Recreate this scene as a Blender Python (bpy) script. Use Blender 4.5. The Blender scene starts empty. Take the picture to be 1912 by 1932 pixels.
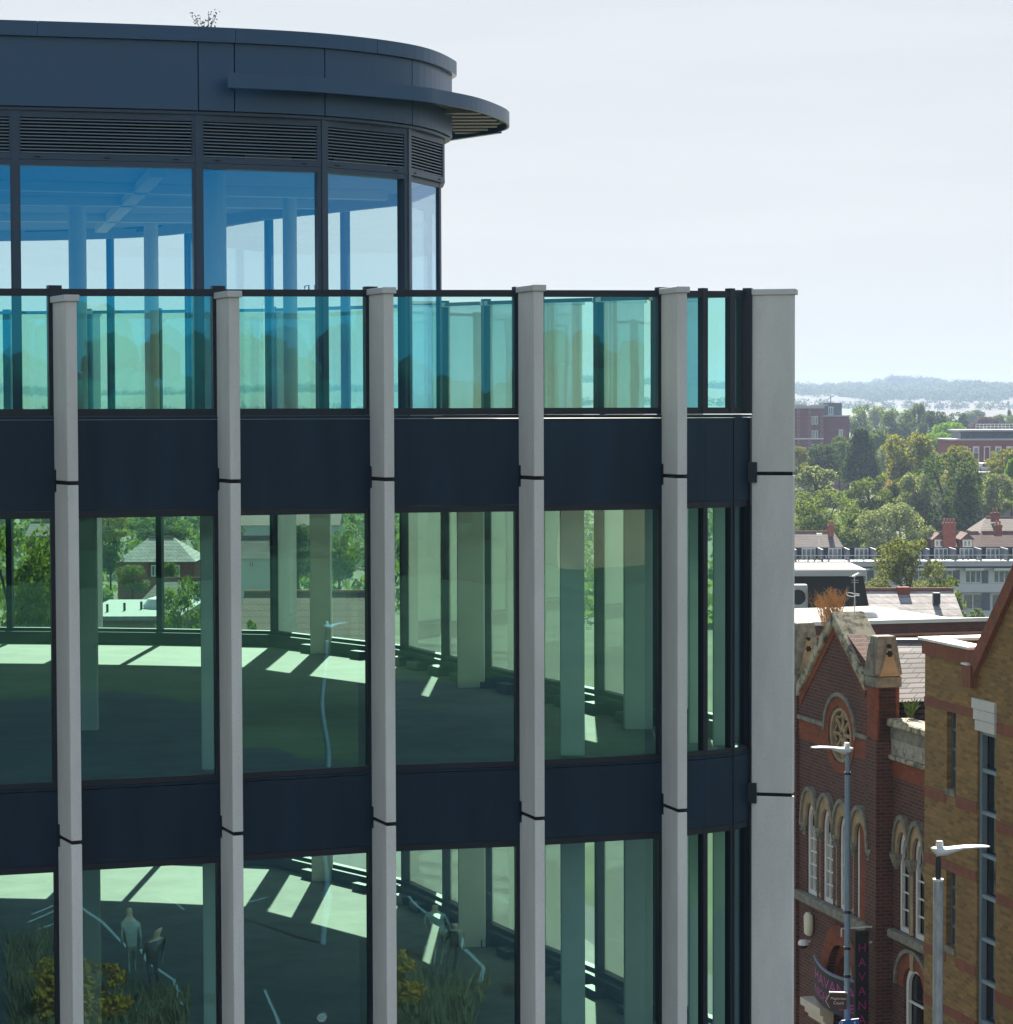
import bpy, bmesh, math, random
from mathutils import Vector, Matrix
from mathutils.geometry import tessellate_polygon
R = math.radians
random.seed(7)
scn = bpy.context.scene
COL = scn.collection

# ------------------------------------------------------------------ camera, world, sun, exposure
CAMZ = 15.0
FPX = 4700.0                      # focal length in photo pixels (1912 wide)
PITCH, ROLL = R(2.297), R(0.17)
fwd = Vector((0, math.cos(PITCH), -math.sin(PITCH)))
r0, u0 = Vector((1, 0, 0)), Vector((0, math.sin(PITCH), math.cos(PITCH)))
rgt = r0 * math.cos(ROLL) - u0 * math.sin(ROLL)
upv = u0 * math.cos(ROLL) + r0 * math.sin(ROLL)
cam = bpy.data.cameras.new('camera')
camo = bpy.data.objects.new('camera', cam)
COL.objects.link(camo)
camo.matrix_world = Matrix(((rgt.x, upv.x, -fwd.x, 0), (rgt.y, upv.y, -fwd.y, 0), (rgt.z, upv.z, -fwd.z, CAMZ), (0, 0, 0, 1)))
cam.sensor_fit = 'HORIZONTAL'
cam.sensor_width = 36
cam.lens = 36 * FPX / 1912
cam.clip_start = 0.5
cam.clip_end = 20000
scn.camera = camo

SUN_EL, SUN_AZ = R(38), R(1.5)
world = bpy.data.worlds.new('World')
scn.world = world
world.use_nodes = True
nt = world.node_tree
bgn = nt.nodes['Background']
sky = nt.nodes.new('ShaderNodeTexSky')
sky.sky_type = 'NISHITA'
sky.sun_disc = False
sky.sun_elevation = SUN_EL
sky.sun_rotation = SUN_AZ
sky.altitude = 0
sky.air_density = 1.0
sky.dust_density = 0.5
sky.ozone_density = 1.5
# thin streaks of high cloud in the sky
tc = nt.nodes.new('ShaderNodeTexCoord')
mp = nt.nodes.new('ShaderNodeMapping'); mp.inputs['Scale'].default_value = (5, 5, 46)
nz = nt.nodes.new('ShaderNodeTexNoise'); nz.inputs['Scale'].default_value = 1.0; nz.inputs['Detail'].default_value = 5
cr = nt.nodes.new('ShaderNodeValToRGB')
cr.color_ramp.elements[0].position = .5; cr.color_ramp.elements[0].color = (0, 0, 0, 1)
cr.color_ramp.elements[1].position = .85; cr.color_ramp.elements[1].color = (.3, .3, .3, 1)
mx = nt.nodes.new('ShaderNodeMix'); mx.data_type = 'RGBA'
mx.inputs['B'].default_value = (1.78, 1.70, 1.70, 1)
nt.links.new(tc.outputs['Generated'], mp.inputs['Vector'])
nt.links.new(mp.outputs['Vector'], nz.inputs['Vector'])
nt.links.new(nz.outputs['Fac'], cr.inputs['Fac'])
nt.links.new(cr.outputs['Color'], mx.inputs['Factor'])
# the bright glow round the sun is held back a little, as film does
va = nt.nodes.new('ShaderNodeVectorMath'); va.operation = 'MULTIPLY_ADD'
va.inputs[1].default_value = (.565, .54, .50); va.inputs[2].default_value = (1, 1, 1)
vd = nt.nodes.new('ShaderNodeVectorMath'); vd.operation = 'DIVIDE'
vm = nt.nodes.new('ShaderNodeVectorMath'); vm.operation = 'MULTIPLY'; vm.inputs[1].default_value = (.945, .93, .89)
nt.links.new(sky.outputs['Color'], va.inputs[0]); nt.links.new(sky.outputs['Color'], vd.inputs[0]); nt.links.new(va.outputs[0], vd.inputs[1])
nt.links.new(vd.outputs[0], vm.inputs[0])
nt.links.new(vm.outputs[0], mx.inputs['A'])
nt.links.new(mx.outputs['Result'], bgn.inputs['Color'])
bgn.inputs['Strength'].default_value = 0.15

sl = bpy.data.lights.new('sun', 'SUN')
sl.energy = 4.3
sl.angle = R(0.53)
sl.color = (1.0, .93, .80)
so = bpy.data.objects.new('sun', sl)
COL.objects.link(so)
sdir = Vector((math.sin(SUN_AZ) * math.cos(SUN_EL), math.cos(SUN_AZ) * math.cos(SUN_EL), math.sin(SUN_EL)))
so.rotation_euler = sdir.to_track_quat('Z', 'Y').to_euler()
so.location = (20, 60, 90)

scn.view_settings.view_transform = 'Standard'
scn.view_settings.look = 'None'
scn.view_settings.exposure = 1.93
scn.view_settings.gamma = 1
scn.render.engine = 'CYCLES'
cy = scn.cycles
cy.max_bounces = 10
cy.diffuse_bounces = 4
cy.glossy_bounces = 5
cy.transmission_bounces = 6
cy.transparent_max_bounces = 32
cy.volume_bounces = 0
cy.caustics_reflective = False
cy.caustics_refractive = False
cy.use_denoising = True

# ------------------------------------------------------------------ projection helpers (photo pixel -> world)
def ray(x, y):
    return fwd + rgt * ((x - 956) / FPX) + upv * ((966 - y) / FPX)
CAM = Vector((0, 0, CAMZ))
def P(x, y, Y):
    r = ray(x, y)
    return CAM + r * (Y / r.y)
def PZ(x, y, z):
    r = ray(x, y)
    return CAM + r * ((z - CAMZ) / r.z)

# ------------------------------------------------------------------ object helpers
def tag(o, label=None, cat=None, group=None, kind=None):
    if label: o['label'] = label
    if cat: o['category'] = cat
    if group: o['group'] = group
    if kind: o['kind'] = kind
    return o
def thing(name, label, cat, loc, rz=0.0, group=None):
    o = bpy.data.objects.new(name, None)
    o.empty_display_size = .3
    COL.objects.link(o)
    o.location = loc
    o.rotation_euler = (0, 0, rz)
    return tag(o, label, cat, group)
def root_matrix(o):
    m = Matrix.Identity(4)
    while o is not None:
        m = (Matrix.Translation(o.location) @ o.rotation_euler.to_matrix().to_4x4()) @ m
        o = o.parent
    return m

class MB:
    def __init__(s): s.v, s.f = [], []
    def add(s, vs, fs):
        k = len(s.v)
        s.v += [tuple(v) for v in vs]
        s.f += [tuple(i + k for i in f) for f in fs]
        return s
    def hexa(s, c):   # 8 corners: bottom 4 then top 4
        return s.add(c, [(3, 2, 1, 0), (4, 5, 6, 7), (0, 1, 5, 4), (1, 2, 6, 5), (2, 3, 7, 6), (3, 0, 4, 7)])
    def box(s, a, b):
        x0, y0, z0 = a; x1, y1, z1 = b
        return s.hexa([(x0, y0, z0), (x1, y0, z0), (x1, y1, z0), (x0, y1, z0), (x0, y0, z1), (x1, y0, z1), (x1, y1, z1), (x0, y1, z1)])
    def seg(s, a, b, z0, z1, o0, o1):   # box along plan segment a->b, from offset o0 to o1 on its right-hand (outer) side
        a, b = Vector(a[:2]), Vector(b[:2])
        t = (b - a).normalized(); n = Vector((t.y, -t.x))
        za0, zb0 = z0 if isinstance(z0, tuple) else (z0, z0)
        za1, zb1 = z1 if isinstance(z1, tuple) else (z1, z1)
        p = [a + n * o1, b + n * o1, b + n * o0, a + n * o0]
        return s.hexa([(p[0].x, p[0].y, za0), (p[1].x, p[1].y, zb0), (p[2].x, p[2].y, zb0), (p[3].x, p[3].y, za0),
                       (p[0].x, p[0].y, za1), (p[1].x, p[1].y, zb1), (p[2].x, p[2].y, zb1), (p[3].x, p[3].y, za1)])
    def pane(s, a, b, z0, z1, o=0.0):
        a, b = Vector(a[:2]), Vector(b[:2])
        t = (b - a).normalized(); n = Vector((t.y, -t.x))
        a = a + n * o; b = b + n * o
        za1, zb1 = z1 if isinstance(z1, tuple) else (z1, z1)
        return s.add([(a.x, a.y, z0), (b.x, b.y, z0), (b.x, b.y, zb1), (a.x, a.y, za1)], [(0, 1, 2, 3)])
    def prism(s, poly, z0, z1):
        n = len(poly)
        vs = [(p[0], p[1], z0) for p in poly] + [(p[0], p[1], z1) for p in poly]
        tri = tessellate_polygon([[Vector((p[0], p[1], 0)) for p in poly]])
        fs = [tuple(t) for t in tri] + [tuple(i + n for i in reversed(t)) for t in tri]
        fs += [(i, (i + 1) % n, (i + 1) % n + n, i + n) for i in range(n)]
        return s.add(vs, fs)
    def holed(s, outer, holes, y0, y1):   # x-z panel with holes, between depths y0 (front) and y1 (back)
        loops = [outer] + holes
        flat = [p for l in loops for p in l]
        n = len(flat)
        tri = tessellate_polygon([[Vector((p[0], p[1], 0)) for p in l] for l in loops])
        vs = [(p[0], y0, p[1]) for p in flat] + [(p[0], y1, p[1]) for p in flat]
        fs = [tuple(t) for t in tri] + [tuple(i + n for i in reversed(t)) for t in tri]
        k = 0
        for l in loops:
            m = len(l)
            for i in range(m):
                a, b = k + i, k + (i + 1) % m
                fs.append((a, b, b + n, a + n))
            k += m
        return s.add(vs, fs)
    def xz(s, poly, y0, y1): return s.holed(poly, [], y0, y1)
    def tube(s, pts, r, n=8, cap=True):
        pts = [Vector(p) for p in pts]
        rs = r if isinstance(r, (list, tuple)) else [r] * len(pts)
        k = len(s.v)
        vs = []
        for i, p in enumerate(pts):
            d = (pts[min(i + 1, len(pts) - 1)] - pts[max(i - 1, 0)]).normalized()
            a = d.cross(Vector((0, 0, 1)))
            if a.length < .01: a = d.cross(Vector((1, 0, 0)))
            a.normalize(); b = d.cross(a)
            for j in range(n):
                w = 2 * math.pi * j / n
                vs.append(p + (a * math.cos(w) + b * math.sin(w)) * rs[i])
        fs = []
        for i in range(len(pts) - 1):
            for j in range(n):
                fs.append((i * n + j, i * n + (j + 1) % n, (i + 1) * n + (j + 1) % n, (i + 1) * n + j))
        if cap:
            fs.append(tuple(range(n - 1, -1, -1)))
            fs.append(tuple((len(pts) - 1) * n + j for j in range(n)))
        return s.add(vs, fs)
    def lathe(s, c, prof, n=16):   # prof: (r, z) list about vertical axis at c
        vs = []
        for r, z in prof:
            for j in range(n):
                w = 2 * math.pi * j / n
                vs.append((c[0] + r * math.cos(w), c[1] + r * math.sin(w), z))
        fs = []
        for i in range(len(prof) - 1):
            for j in range(n):
                fs.append((i * n + j, i * n + (j + 1) % n, (i + 1) * n + (j + 1) % n, (i + 1) * n + j))
        fs.append(tuple(range(n - 1, -1, -1))); fs.append(tuple((len(prof) - 1) * n + j for j in range(n)))
        return s.add(vs, fs)
    def mesh(s, name, m=None, world=None):
        vs = s.v
        if m is not None:
            inv = m.inverted(); vs = [tuple(inv @ Vector(v)) for v in vs]
        me = bpy.data.meshes.new(name)
        me.from_pydata(vs, [], s.f)
        return me
    def build(s, name, mat, parent=None, local=False, smooth=False, bevel=0, fixn=True):
        m = None if (parent is None or local) else root_matrix(parent)
        me = s.mesh(name, m)
        if fixn:
            bm = bmesh.new(); bm.from_mesh(me)
            bmesh.ops.recalc_face_normals(bm, faces=bm.faces[:])
            if bevel:
                bmesh.ops.bevel(bm, geom=[e for e in bm.edges if len(e.link_faces) == 2 and e.calc_face_angle(0) > .6], offset=bevel, segments=1, affect='EDGES', clamp_overlap=True)
            bm.to_mesh(me); bm.free()
        if smooth:
            me.polygons.foreach_set('use_smooth', [True] * len(me.polygons))
        me.materials.append(mat)
        o = bpy.data.objects.new(name, me)
        COL.objects.link(o)
        if parent is not None: o.parent = parent
        return o
def smooth_curve(pts, k=6):
    pts = [Vector(p[:2]) for p in pts]
    out = []
    for i in range(len(pts) - 1):
        p0, p1, p2, p3 = pts[max(i - 1, 0)], pts[i], pts[i + 1], pts[min(i + 2, len(pts) - 1)]
        for j in range(k):
            t = j / k
            out.append(.5 * ((2 * p1) + (p2 - p0) * t + (2 * p0 - 5 * p1 + 4 * p2 - p3) * t * t + (3 * p1 - p0 - 3 * p2 + p3) * t ** 3))
    out.append(pts[-1])
    return out
def offset(pts, d):
    pts = [Vector(p[:2]) for p in pts]
    out = []
    for i, p in enumerate(pts):
        ns = []
        for a, b in ((i - 1, i), (i, i + 1)):
            if a >= 0 and b < len(pts):
                t = (pts[b] - pts[a]).normalized(); ns.append(Vector((t.y, -t.x)))
        n = sum(ns, Vector((0, 0)))
        n.normalize()
        out.append(p + n * (d / max(.4, n.dot(ns[0]))))
    return out
def strip(mb, pts, z0, z1, o0, o1):   # continuous solid band along a plan curve
    A, B = offset(pts, o0), offset(pts, o1)
    n = len(pts)
    vs = []
    for a, b in zip(A, B):
        vs += [(a.x, a.y, z0), (b.x, b.y, z0), (b.x, b.y, z1), (a.x, a.y, z1)]
    fs = [(0, 1, 2, 3), tuple((n - 1) * 4 + j for j in (3, 2, 1, 0))]
    for i in range(n - 1):
        for j in range(4):
            fs.append((i * 4 + j, i * 4 + (j + 1) % 4, i * 4 + 4 + (j + 1) % 4, i * 4 + 4 + j))
    return mb.add(vs, fs)

# ------------------------------------------------------------------ materials
def srgb(r, g, b):
    f = lambda c: c / 12.92 if c <= .04045 else ((c + .055) / 1.055) ** 2.4
    return (f(r / 255), f(g / 255), f(b / 255), 1)
def mat(name, col, rough=.7, var=.12, scale=3.0, metal=0.0, bump=0.0, bscale=None, spec=.5, streak=None, col2=None, lo=.3, hi=.7):
    m = bpy.data.materials.new(name); m.use_nodes = True
    n = m.node_tree.nodes; l = m.node_tree.links
    b = n['Principled BSDF']
    b.inputs['Roughness'].default_value = rough
    b.inputs['Metallic'].default_value = metal
    b.inputs['Specular IOR Level'].default_value = spec
    t = n.new('ShaderNodeTexCoord')
    mpn = n.new('ShaderNodeMapping')
    mpn.inputs['Scale'].default_value = streak or (1, 1, 1)
    l.new(t.outputs['Object'], mpn.inputs['Vector'])
    z = n.new('ShaderNodeTexNoise'); z.inputs['Scale'].default_value = scale; z.inputs['Detail'].default_value = 6; z.inputs['Roughness'].default_value = .65
    l.new(mpn.outputs['Vector'], z.inputs['Vector'])
    r = n.new('ShaderNodeValToRGB')
    c2 = col2 or tuple(min(1, c * (1 + var)) for c in col[:3])
    c1 = col[:3] if col2 else tuple(c * (1 - var) for c in col[:3])
    r.color_ramp.elements[0].position = lo; r.color_ramp.elements[0].color = (*c1[:3], 1)
    r.color_ramp.elements[1].position = hi; r.color_ramp.elements[1].color = (*c2[:3], 1)
    l.new(z.outputs['Fac'], r.inputs['Fac'])
    l.new(r.outputs['Color'], b.inputs['Base Color'])
    if bump:
        z2 = n.new('ShaderNodeTexNoise'); z2.inputs['Scale'].default_value = bscale or scale * 8; z2.inputs['Detail'].default_value = 4
        l.new(t.outputs['Object'], z2.inputs['Vector'])
        bp = n.new('ShaderNodeBump'); bp.inputs['Strength'].default_value = bump; bp.inputs['Distance'].default_value = .01
        l.new(z2.outputs['Fac'], bp.inputs['Height']); l.new(bp.outputs['Normal'], b.inputs['Normal'])
    return m
def brick_mat(name, c1, c2, mortar, bw=.225, bh=.075, ms=.010, rough=.85, dirt=.5, off=.5, squash=None, dirtcol=(.02, .018, .016), dscale=.9):
    m = bpy.data.materials.new(name); m.use_nodes = True
    n = m.node_tree.nodes; l = m.node_tree.links
    b = n['Principled BSDF']; b.inputs['Roughness'].default_value = rough; b.inputs['Specular IOR Level'].default_value = .25
    t = n.new('ShaderNodeTexCoord')
    sx = n.new('ShaderNodeSeparateXYZ'); l.new(t.outputs['Object'], sx.inputs[0])
    ad = n.new('ShaderNodeMath'); ad.operation = 'ADD'; l.new(sx.outputs['X'], ad.inputs[0]); l.new(sx.outputs['Y'], ad.inputs[1])
    cb = n.new('ShaderNodeCombineXYZ'); l.new(ad.outputs[0], cb.inputs['X']); l.new(sx.outputs['Z'], cb.inputs['Y'])
    k = n.new('ShaderNodeTexBrick'); l.new(cb.outputs[0], k.inputs['Vector'])
    k.offset = off
    k.inputs['Scale'].default_value = 1
    k.inputs['Brick Width'].default_value = bw; k.inputs['Row Height'].default_value = bh
    k.inputs['Mortar Size'].default_value = ms; k.inputs['Mortar Smooth'].default_value = .2
    k.inputs['Bias'].default_value = 0
    k.inputs['Color1'].default_value = (*c1[:3], 1); k.inputs['Color2'].default_value = (*c2[:3], 1); k.inputs['Mortar'].default_value = (*mortar[:3], 1)
    z = n.new('ShaderNodeTexNoise'); z.inputs['Scale'].default_value = dscale; z.inputs['Detail'].default_value = 7; z.inputs['Roughness'].default_value = .7
    l.new(t.outputs['Object'], z.inputs['Vector'])
    r = n.new('ShaderNodeValToRGB'); r.color_ramp.elements[0].position = .42; r.color_ramp.elements[1].position = .72
    r.color_ramp.elements[0].color = (0, 0, 0, 1); r.color_ramp.elements[1].color = (dirt, dirt, dirt, 1)
    l.new(z.outputs['Fac'], r.inputs['Fac'])
    mxx = n.new('ShaderNodeMix'); mxx.data_type = 'RGBA'
    l.new(r.outputs['Color'], mxx.inputs['Factor']); l.new(k.outputs['Color'], mxx.inputs['A']); mxx.inputs['B'].default_value = (*dirtcol, 1)
    l.new(mxx.outputs['Result'], b.inputs['Base Color'])
    bp = n.new('ShaderNodeBump'); bp.inputs['Strength'].default_value = .6; bp.inputs['Distance'].default_value = .008; bp.invert = True
    l.new(k.outputs['Fac'], bp.inputs['Height']); l.new(bp.outputs['Normal'], b.inputs['Normal'])
    return m
def glass_mat(name, trans, refl, r0, wav=.02, grow=1.0, scale=1.2):
    m = bpy.data.materials.new(name); m.use_nodes = True
    n = m.node_tree.nodes; l = m.node_tree.links
    n.remove(n['Principled BSDF'])
    out = n['Material Output']
    lw = n.new('ShaderNodeLayerWeight'); lw.inputs['Blend'].default_value = .5
    pw = n.new('ShaderNodeMath'); pw.operation = 'POWER'; pw.inputs[1].default_value = 3.2
    l.new(lw.outputs['Facing'], pw.inputs[0])
    mr = n.new('ShaderNodeMapRange'); mr.inputs['To Min'].default_value = r0; mr.inputs['To Max'].default_value = grow
    l.new(pw.outputs[0], mr.inputs['Value'])
    tr = n.new('ShaderNodeBsdfTransparent'); tr.inputs['Color'].default_value = (*trans, 1)
    gl = n.new('ShaderNodeBsdfGlossy'); gl.inputs['Roughness'].default_value = .0
    cm = n.new('ShaderNodeMix'); cm.data_type = 'RGBA'
    cm.inputs['A'].default_value = (*refl, 1); cm.inputs['B'].default_value = (.95, .97, 1, 1)
    pt = n.new('ShaderNodeMath'); pt.operation = 'POWER'; pt.inputs[1].default_value = 1.6
    l.new(lw.outputs['Facing'], pt.inputs[0])
    l.new(pt.outputs[0], cm.inputs['Factor']); l.new(cm.outputs['Result'], gl.inputs['Color'])
    t = n.new('ShaderNodeTexCoord')
    z = n.new('ShaderNodeTexNoise'); z.inputs['Scale'].default_value = scale; z.inputs['Detail'].default_value = 1.0
    l.new(t.outputs['Object'], z.inputs['Vector'])
    bp = n.new('ShaderNodeBump'); bp.inputs['Strength'].default_value = wav; bp.inputs['Distance'].default_value = .05
    l.new(z.outputs['Fac'], bp.inputs['Height']); l.new(bp.outputs['Normal'], gl.inputs['Normal'])
    ms = n.new('ShaderNodeMixShader')
    l.new(mr.outputs['Result'], ms.inputs['Fac']); l.new(tr.outputs[0], ms.inputs[1]); l.new(gl.outputs[0], ms.inputs[2])
    l.new(ms.outputs[0], out.inputs['Surface'])
    return m

M = {}
M['fin'] = mat('fin_concrete', (.77, .75, .705), .8, .10, 2.6, bump=.25, bscale=90, streak=(1, 1, .25))
def island_tone(m, amt=.08):   # every cast piece a slightly different tone
    n = m.node_tree.nodes; l = m.node_tree.links
    b = n['Principled BSDF']; src = b.inputs['Base Color'].links[0].from_socket
    g = n.new('ShaderNodeNewGeometry'); mr = n.new('ShaderNodeMapRange')
    mr.inputs['To Min'].default_value = 1 - amt; mr.inputs['To Max'].default_value = 1 + amt
    l.new(g.outputs['Random Per Island'], mr.inputs['Value'])
    sc = n.new('ShaderNodeVectorMath'); sc.operation = 'SCALE'
    l.new(src, sc.inputs[0]); l.new(mr.outputs['Result'], sc.inputs['Scale']); l.new(sc.outputs[0], b.inputs['Base Color'])
    # small pits and drips
    t = n.new('ShaderNodeTexCoord'); v = n.new('ShaderNodeTexNoise'); v.inputs['Scale'].default_value = 55; v.inputs['Detail'].default_value = 3
    l.new(t.outputs['Object'], v.inputs['Vector'])
    r = n.new('ShaderNodeValToRGB'); r.color_ramp.elements[0].position = .30; r.color_ramp.elements[0].color = (.86, .86, .86, 1); r.color_ramp.elements[1].position = .42
    l.new(v.outputs['Fac'], r.inputs['Fac'])
    mu = n.new('ShaderNodeVectorMath'); mu.operation = 'MULTIPLY'
    l.new(sc.outputs[0], mu.inputs[0]); l.new(r.outputs['Color'], mu.inputs[1]); l.new(mu.outputs[0], b.inputs['Base Color'])
island_tone(M['fin'])
M['cap'] = mat('cap_metal', (.60, .60, .58), .45, .05, 2)
M['navy'] = mat('navy_panel', (.010, .030, .054), .40, .22, 2.0, spec=.20, streak=(1.5, 1.5, .2))
M['frame'] = mat('dark_frame', (.006, .015, .027), .42, .08, 3, spec=.4)
M['clad'] = mat('drum_cladding', (.018, .075, .155), .36, .05, .8, spec=.5)
M['louvre'] = mat('louvre_metal', (.022, .055, .10), .4, .05, 2)
M['black'] = mat('black_void', (.006, .007, .008), .9, .05)
M['slab'] = mat('screed_floor', (.135, .14, .115), .75, .35, 1.1, bump=.2, bscale=30)
M['ceil'] = mat('soffit_board', (.30, .32, .33), .9, .05)
M['col'] = mat('painted_column', (.62, .64, .60), .8, .06, 2)
M['drumglass'] = glass_mat('drum_glass', (.90, 1.0, .90), (.0, .42, 1.0), .32, wav=.006)
M['railglass'] = glass_mat('balustrade_glass', (.76, 1.0, .88), (.01, .55, .82), .18, wav=.02)
M['glass'] = glass_mat('green_glass', (.60, .82, .75), (.24, .72, .92), .13, wav=.06, scale=.9)
M['blade'] = mat('louvre_blade', (.14, .21, .28), .4, .05, 2)
M['farglass2'] = glass_mat('drum_far_glass', (.95, 1.0, .92), (.3, .7, .9), .06, wav=.004)
M['farglass'] = glass_mat('far_glass', (.70, .88, .78), (.6, .9, .85), .08, wav=.02)
# ================================================================== THE GROUND
def ground_z(x, y):
    if y < 110: z = 0.0
    elif y < 290: z = -11.0 * (y - 110) / 180
    else: z = -11.0
    if y > 1700:
        t = min(1, (y - 1700) / 3000)
        ridge = 58 + 9 * math.sin(x * .0041 + 1.0) + 5 * math.sin(x * .011) + (6 if x > 700 else 0)
        z = -11 + (ridge + 11) * (t * t * (3 - 2 * t) * .55 + t * .45)
        if y > 4700: z -= (y - 4700) * .03
    return z
def make_ground():
    xs = [-3300, -2500, -1800, -1200, -800, -500, -300, -200, -120, -70, -40, -20, 0, 20, 40, 70, 120, 200, 300, 400, 500, 600, 700, 800, 900, 1000, 1100, 1200, 1350, 1500, 1800, 2500, 3300]
    ys = [-380, -200, -100, -50, 0, 30, 60, 90, 110, 140, 200, 260, 290, 400, 600, 900, 1300, 1700, 2000, 2300, 2600, 2900, 3200, 3500, 3800, 4100, 4400, 4700, 5000, 5400, 5880]
    mb = MB()
    vs = [(x, y, ground_z(x, y)) for y in ys for x in xs]
    n = len(xs)
    fs = [(j * n + i, j * n + i + 1, (j + 1) * n + i + 1, (j + 1) * n + i) for j in range(len(ys) - 1) for i in range(n - 1)]
    mb.add(vs, fs)
    m = bpy.data.materials.new('land'); m.use_nodes = True
    nn = m.node_tree.nodes; l = m.node_tree.links
    b = nn['Principled BSDF']; b.inputs['Roughness'].default_value = .95
    t = nn.new('ShaderNodeTexCoord')
    mpn = nn.new('ShaderNodeMapping'); mpn.inputs['Scale'].default_value = (.0042, .0016, 0)
    l.new(t.outputs['Object'], mpn.inputs['Vector'])
    v = nn.new('ShaderNodeTexVoronoi'); v.inputs['Scale'].default_value = 1
    l.new(mpn.outputs['Vector'], v.inputs['Vector'])
    sp = nn.new('ShaderNodeSeparateColor'); l.new(v.outputs['Color'], sp.inputs[0])
    r = nn.new('ShaderNodeValToRGB'); r.color_ramp.interpolation = 'CONSTANT'
    e = r.color_ramp.elements
    e[0].position = 0; e[0].color = (.09, .12, .04, 1)
    e[1].position = .3; e[1].color = (.07, .062, .05, 1)
    for p_, c_ in ((.55, (.05, .06, .035, 1)), (.68, (.085, .072, .062, 1)), (.9, (.05, .06, .035, 1))):
        k = e.new(p_); k.color = c_
    l.new(sp.outputs[0], r.inputs['Fac'])
    z = nn.new('ShaderNodeTexNoise'); z.inputs['Scale'].default_value = .08; z.inputs['Detail'].default_value = 6
    l.new(t.outputs['Object'], z.inputs['Vector'])
    near = nn.new('ShaderNodeValToRGB')
    near.color_ramp.elements[0].position = .35; near.color_ramp.elements[0].color = (.035, .05, .018, 1)
    near.color_ramp.elements[1].position = .65; near.color_ramp.elements[1].color = (.10, .11, .045, 1)
    l.new(z.outputs['Fac'], near.inputs['Fac'])
    s = nn.new('ShaderNodeSeparateXYZ'); l.new(t.outputs['Object'], s.inputs[0])
    mr = nn.new('ShaderNodeMapRange'); mr.inputs['From Min'].default_value = 1500; mr.inputs['From Max'].default_value = 1900
    l.new(s.outputs['Y'], mr.inputs['Value'])
    mxx = nn.new('ShaderNodeMix'); mxx.data_type = 'RGBA'
    l.new(mr.outputs['Result'], mxx.inputs['Factor']); l.new(near.outputs['Color'], mxx.inputs['A']); l.new(r.outputs['Color'], mxx.inputs['B'])
    l.new(mxx.outputs['Result'], b.inputs['Base Color'])
    tag(mb.build('ground', m, fixn=False), kind='structure')
make_ground()

# ================================================================== OFFICE BUILDING
OFF = thing('office_building', 'curved dark office block with tall pale concrete fins and glazed drum on top', 'office building', (0, 30, 0))
TH = {1: 25, 2: 21, 3: 20.7, 4: 18.8, 5: 17.2}
FRONT = {1: (149, 25.0), 2: (455, 25.5), 3: (745, 26.07), 4: (1027, 26.4), 5: (1297, 26.9), 6: (1500, 28.05)}   # right front edge of each fin
FIN_W, FIN_D = .11, .5
fins = []     # (base point, direction outwards, depth, top z)
def fin_from_px(i, th, top, w=FIN_W, dep=FIN_D):
    px, Y = FRONT[i]
    X = P(px, 1000, Y).x
    n = Vector((math.sin(R(th)), -math.cos(R(th)))); t = Vector((-n.y, n.x))
    c = Vector((X, Y)) - t * (w / 2)
    return (c - n * dep, n, dep, top)
TOPS = {1: 1.186, 2: 1.245, 3: 1.306, 4: 1.343, 5: 1.345, 6: 1.37}
near_f = {i: fin_from_px(i, TH[i], 15 + TOPS[i]) for i in range(1, 6)}
near_f[6] = fin_from_px(6, 76, 15 + TOPS[6])
t17 = Vector((math.cos(R(17)), math.sin(R(17))))
for k in range(1, 6):
    b0 = near_f[1][0] - t17 * 1.65 * k
    near_f[1 - k] = (b0, Vector((math.sin(R(20)), -math.cos(R(20)))), FIN_D, 16.186 - .02 * k)
base = {i: near_f[i][0] for i in near_f}
RAIL = lambda p: 15 + 1.27 + .030 * (min(p[1], 40) - 25.5)
# near glazing line (left to right), the tight corner, and the far side (right to left)
corner = [Vector((2.18, 27.62)), Vector((2.50, 27.83))]
near_line = [base[i] for i in range(-4, 6)] + corner + [Vector((2.70, 28.10))]
far_pts = [Vector(p) for p in ((2.82, 28.5), (2.70, 28.95), (2.2, 29.6), (1.2, 32.0), (.05, 34.3), (-1.0, 36.9), (-2.0, 39.1), (-3.3, 40.5), (-5.2, 41.2), (-8.0, 41.6), (-13.5, 41.9))]
def resample(pts, step):
    out = [pts[0]]; acc = 0
    fine = smooth_curve(pts, 20)
    for a, b in zip(fine, fine[1:]):
        acc += (b - a).length
        if acc >= step: out.append(b); acc = 0
    return out
far_line = resample(far_pts[1:7], 1.62)
far_line += [Vector((P(px, 1200, Y).x, Y)) for px, Y in ((518, 40.85), (303, 41.3), (172, 41.5), (20, 41.65), (-190, 41.8), (-420, 41.9))]
turn = [near_line[-1], far_pts[0], far_line[0]]
floor_poly = near_line + [far_pts[0]] + smooth_curve(far_pts[1:], 4)

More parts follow.
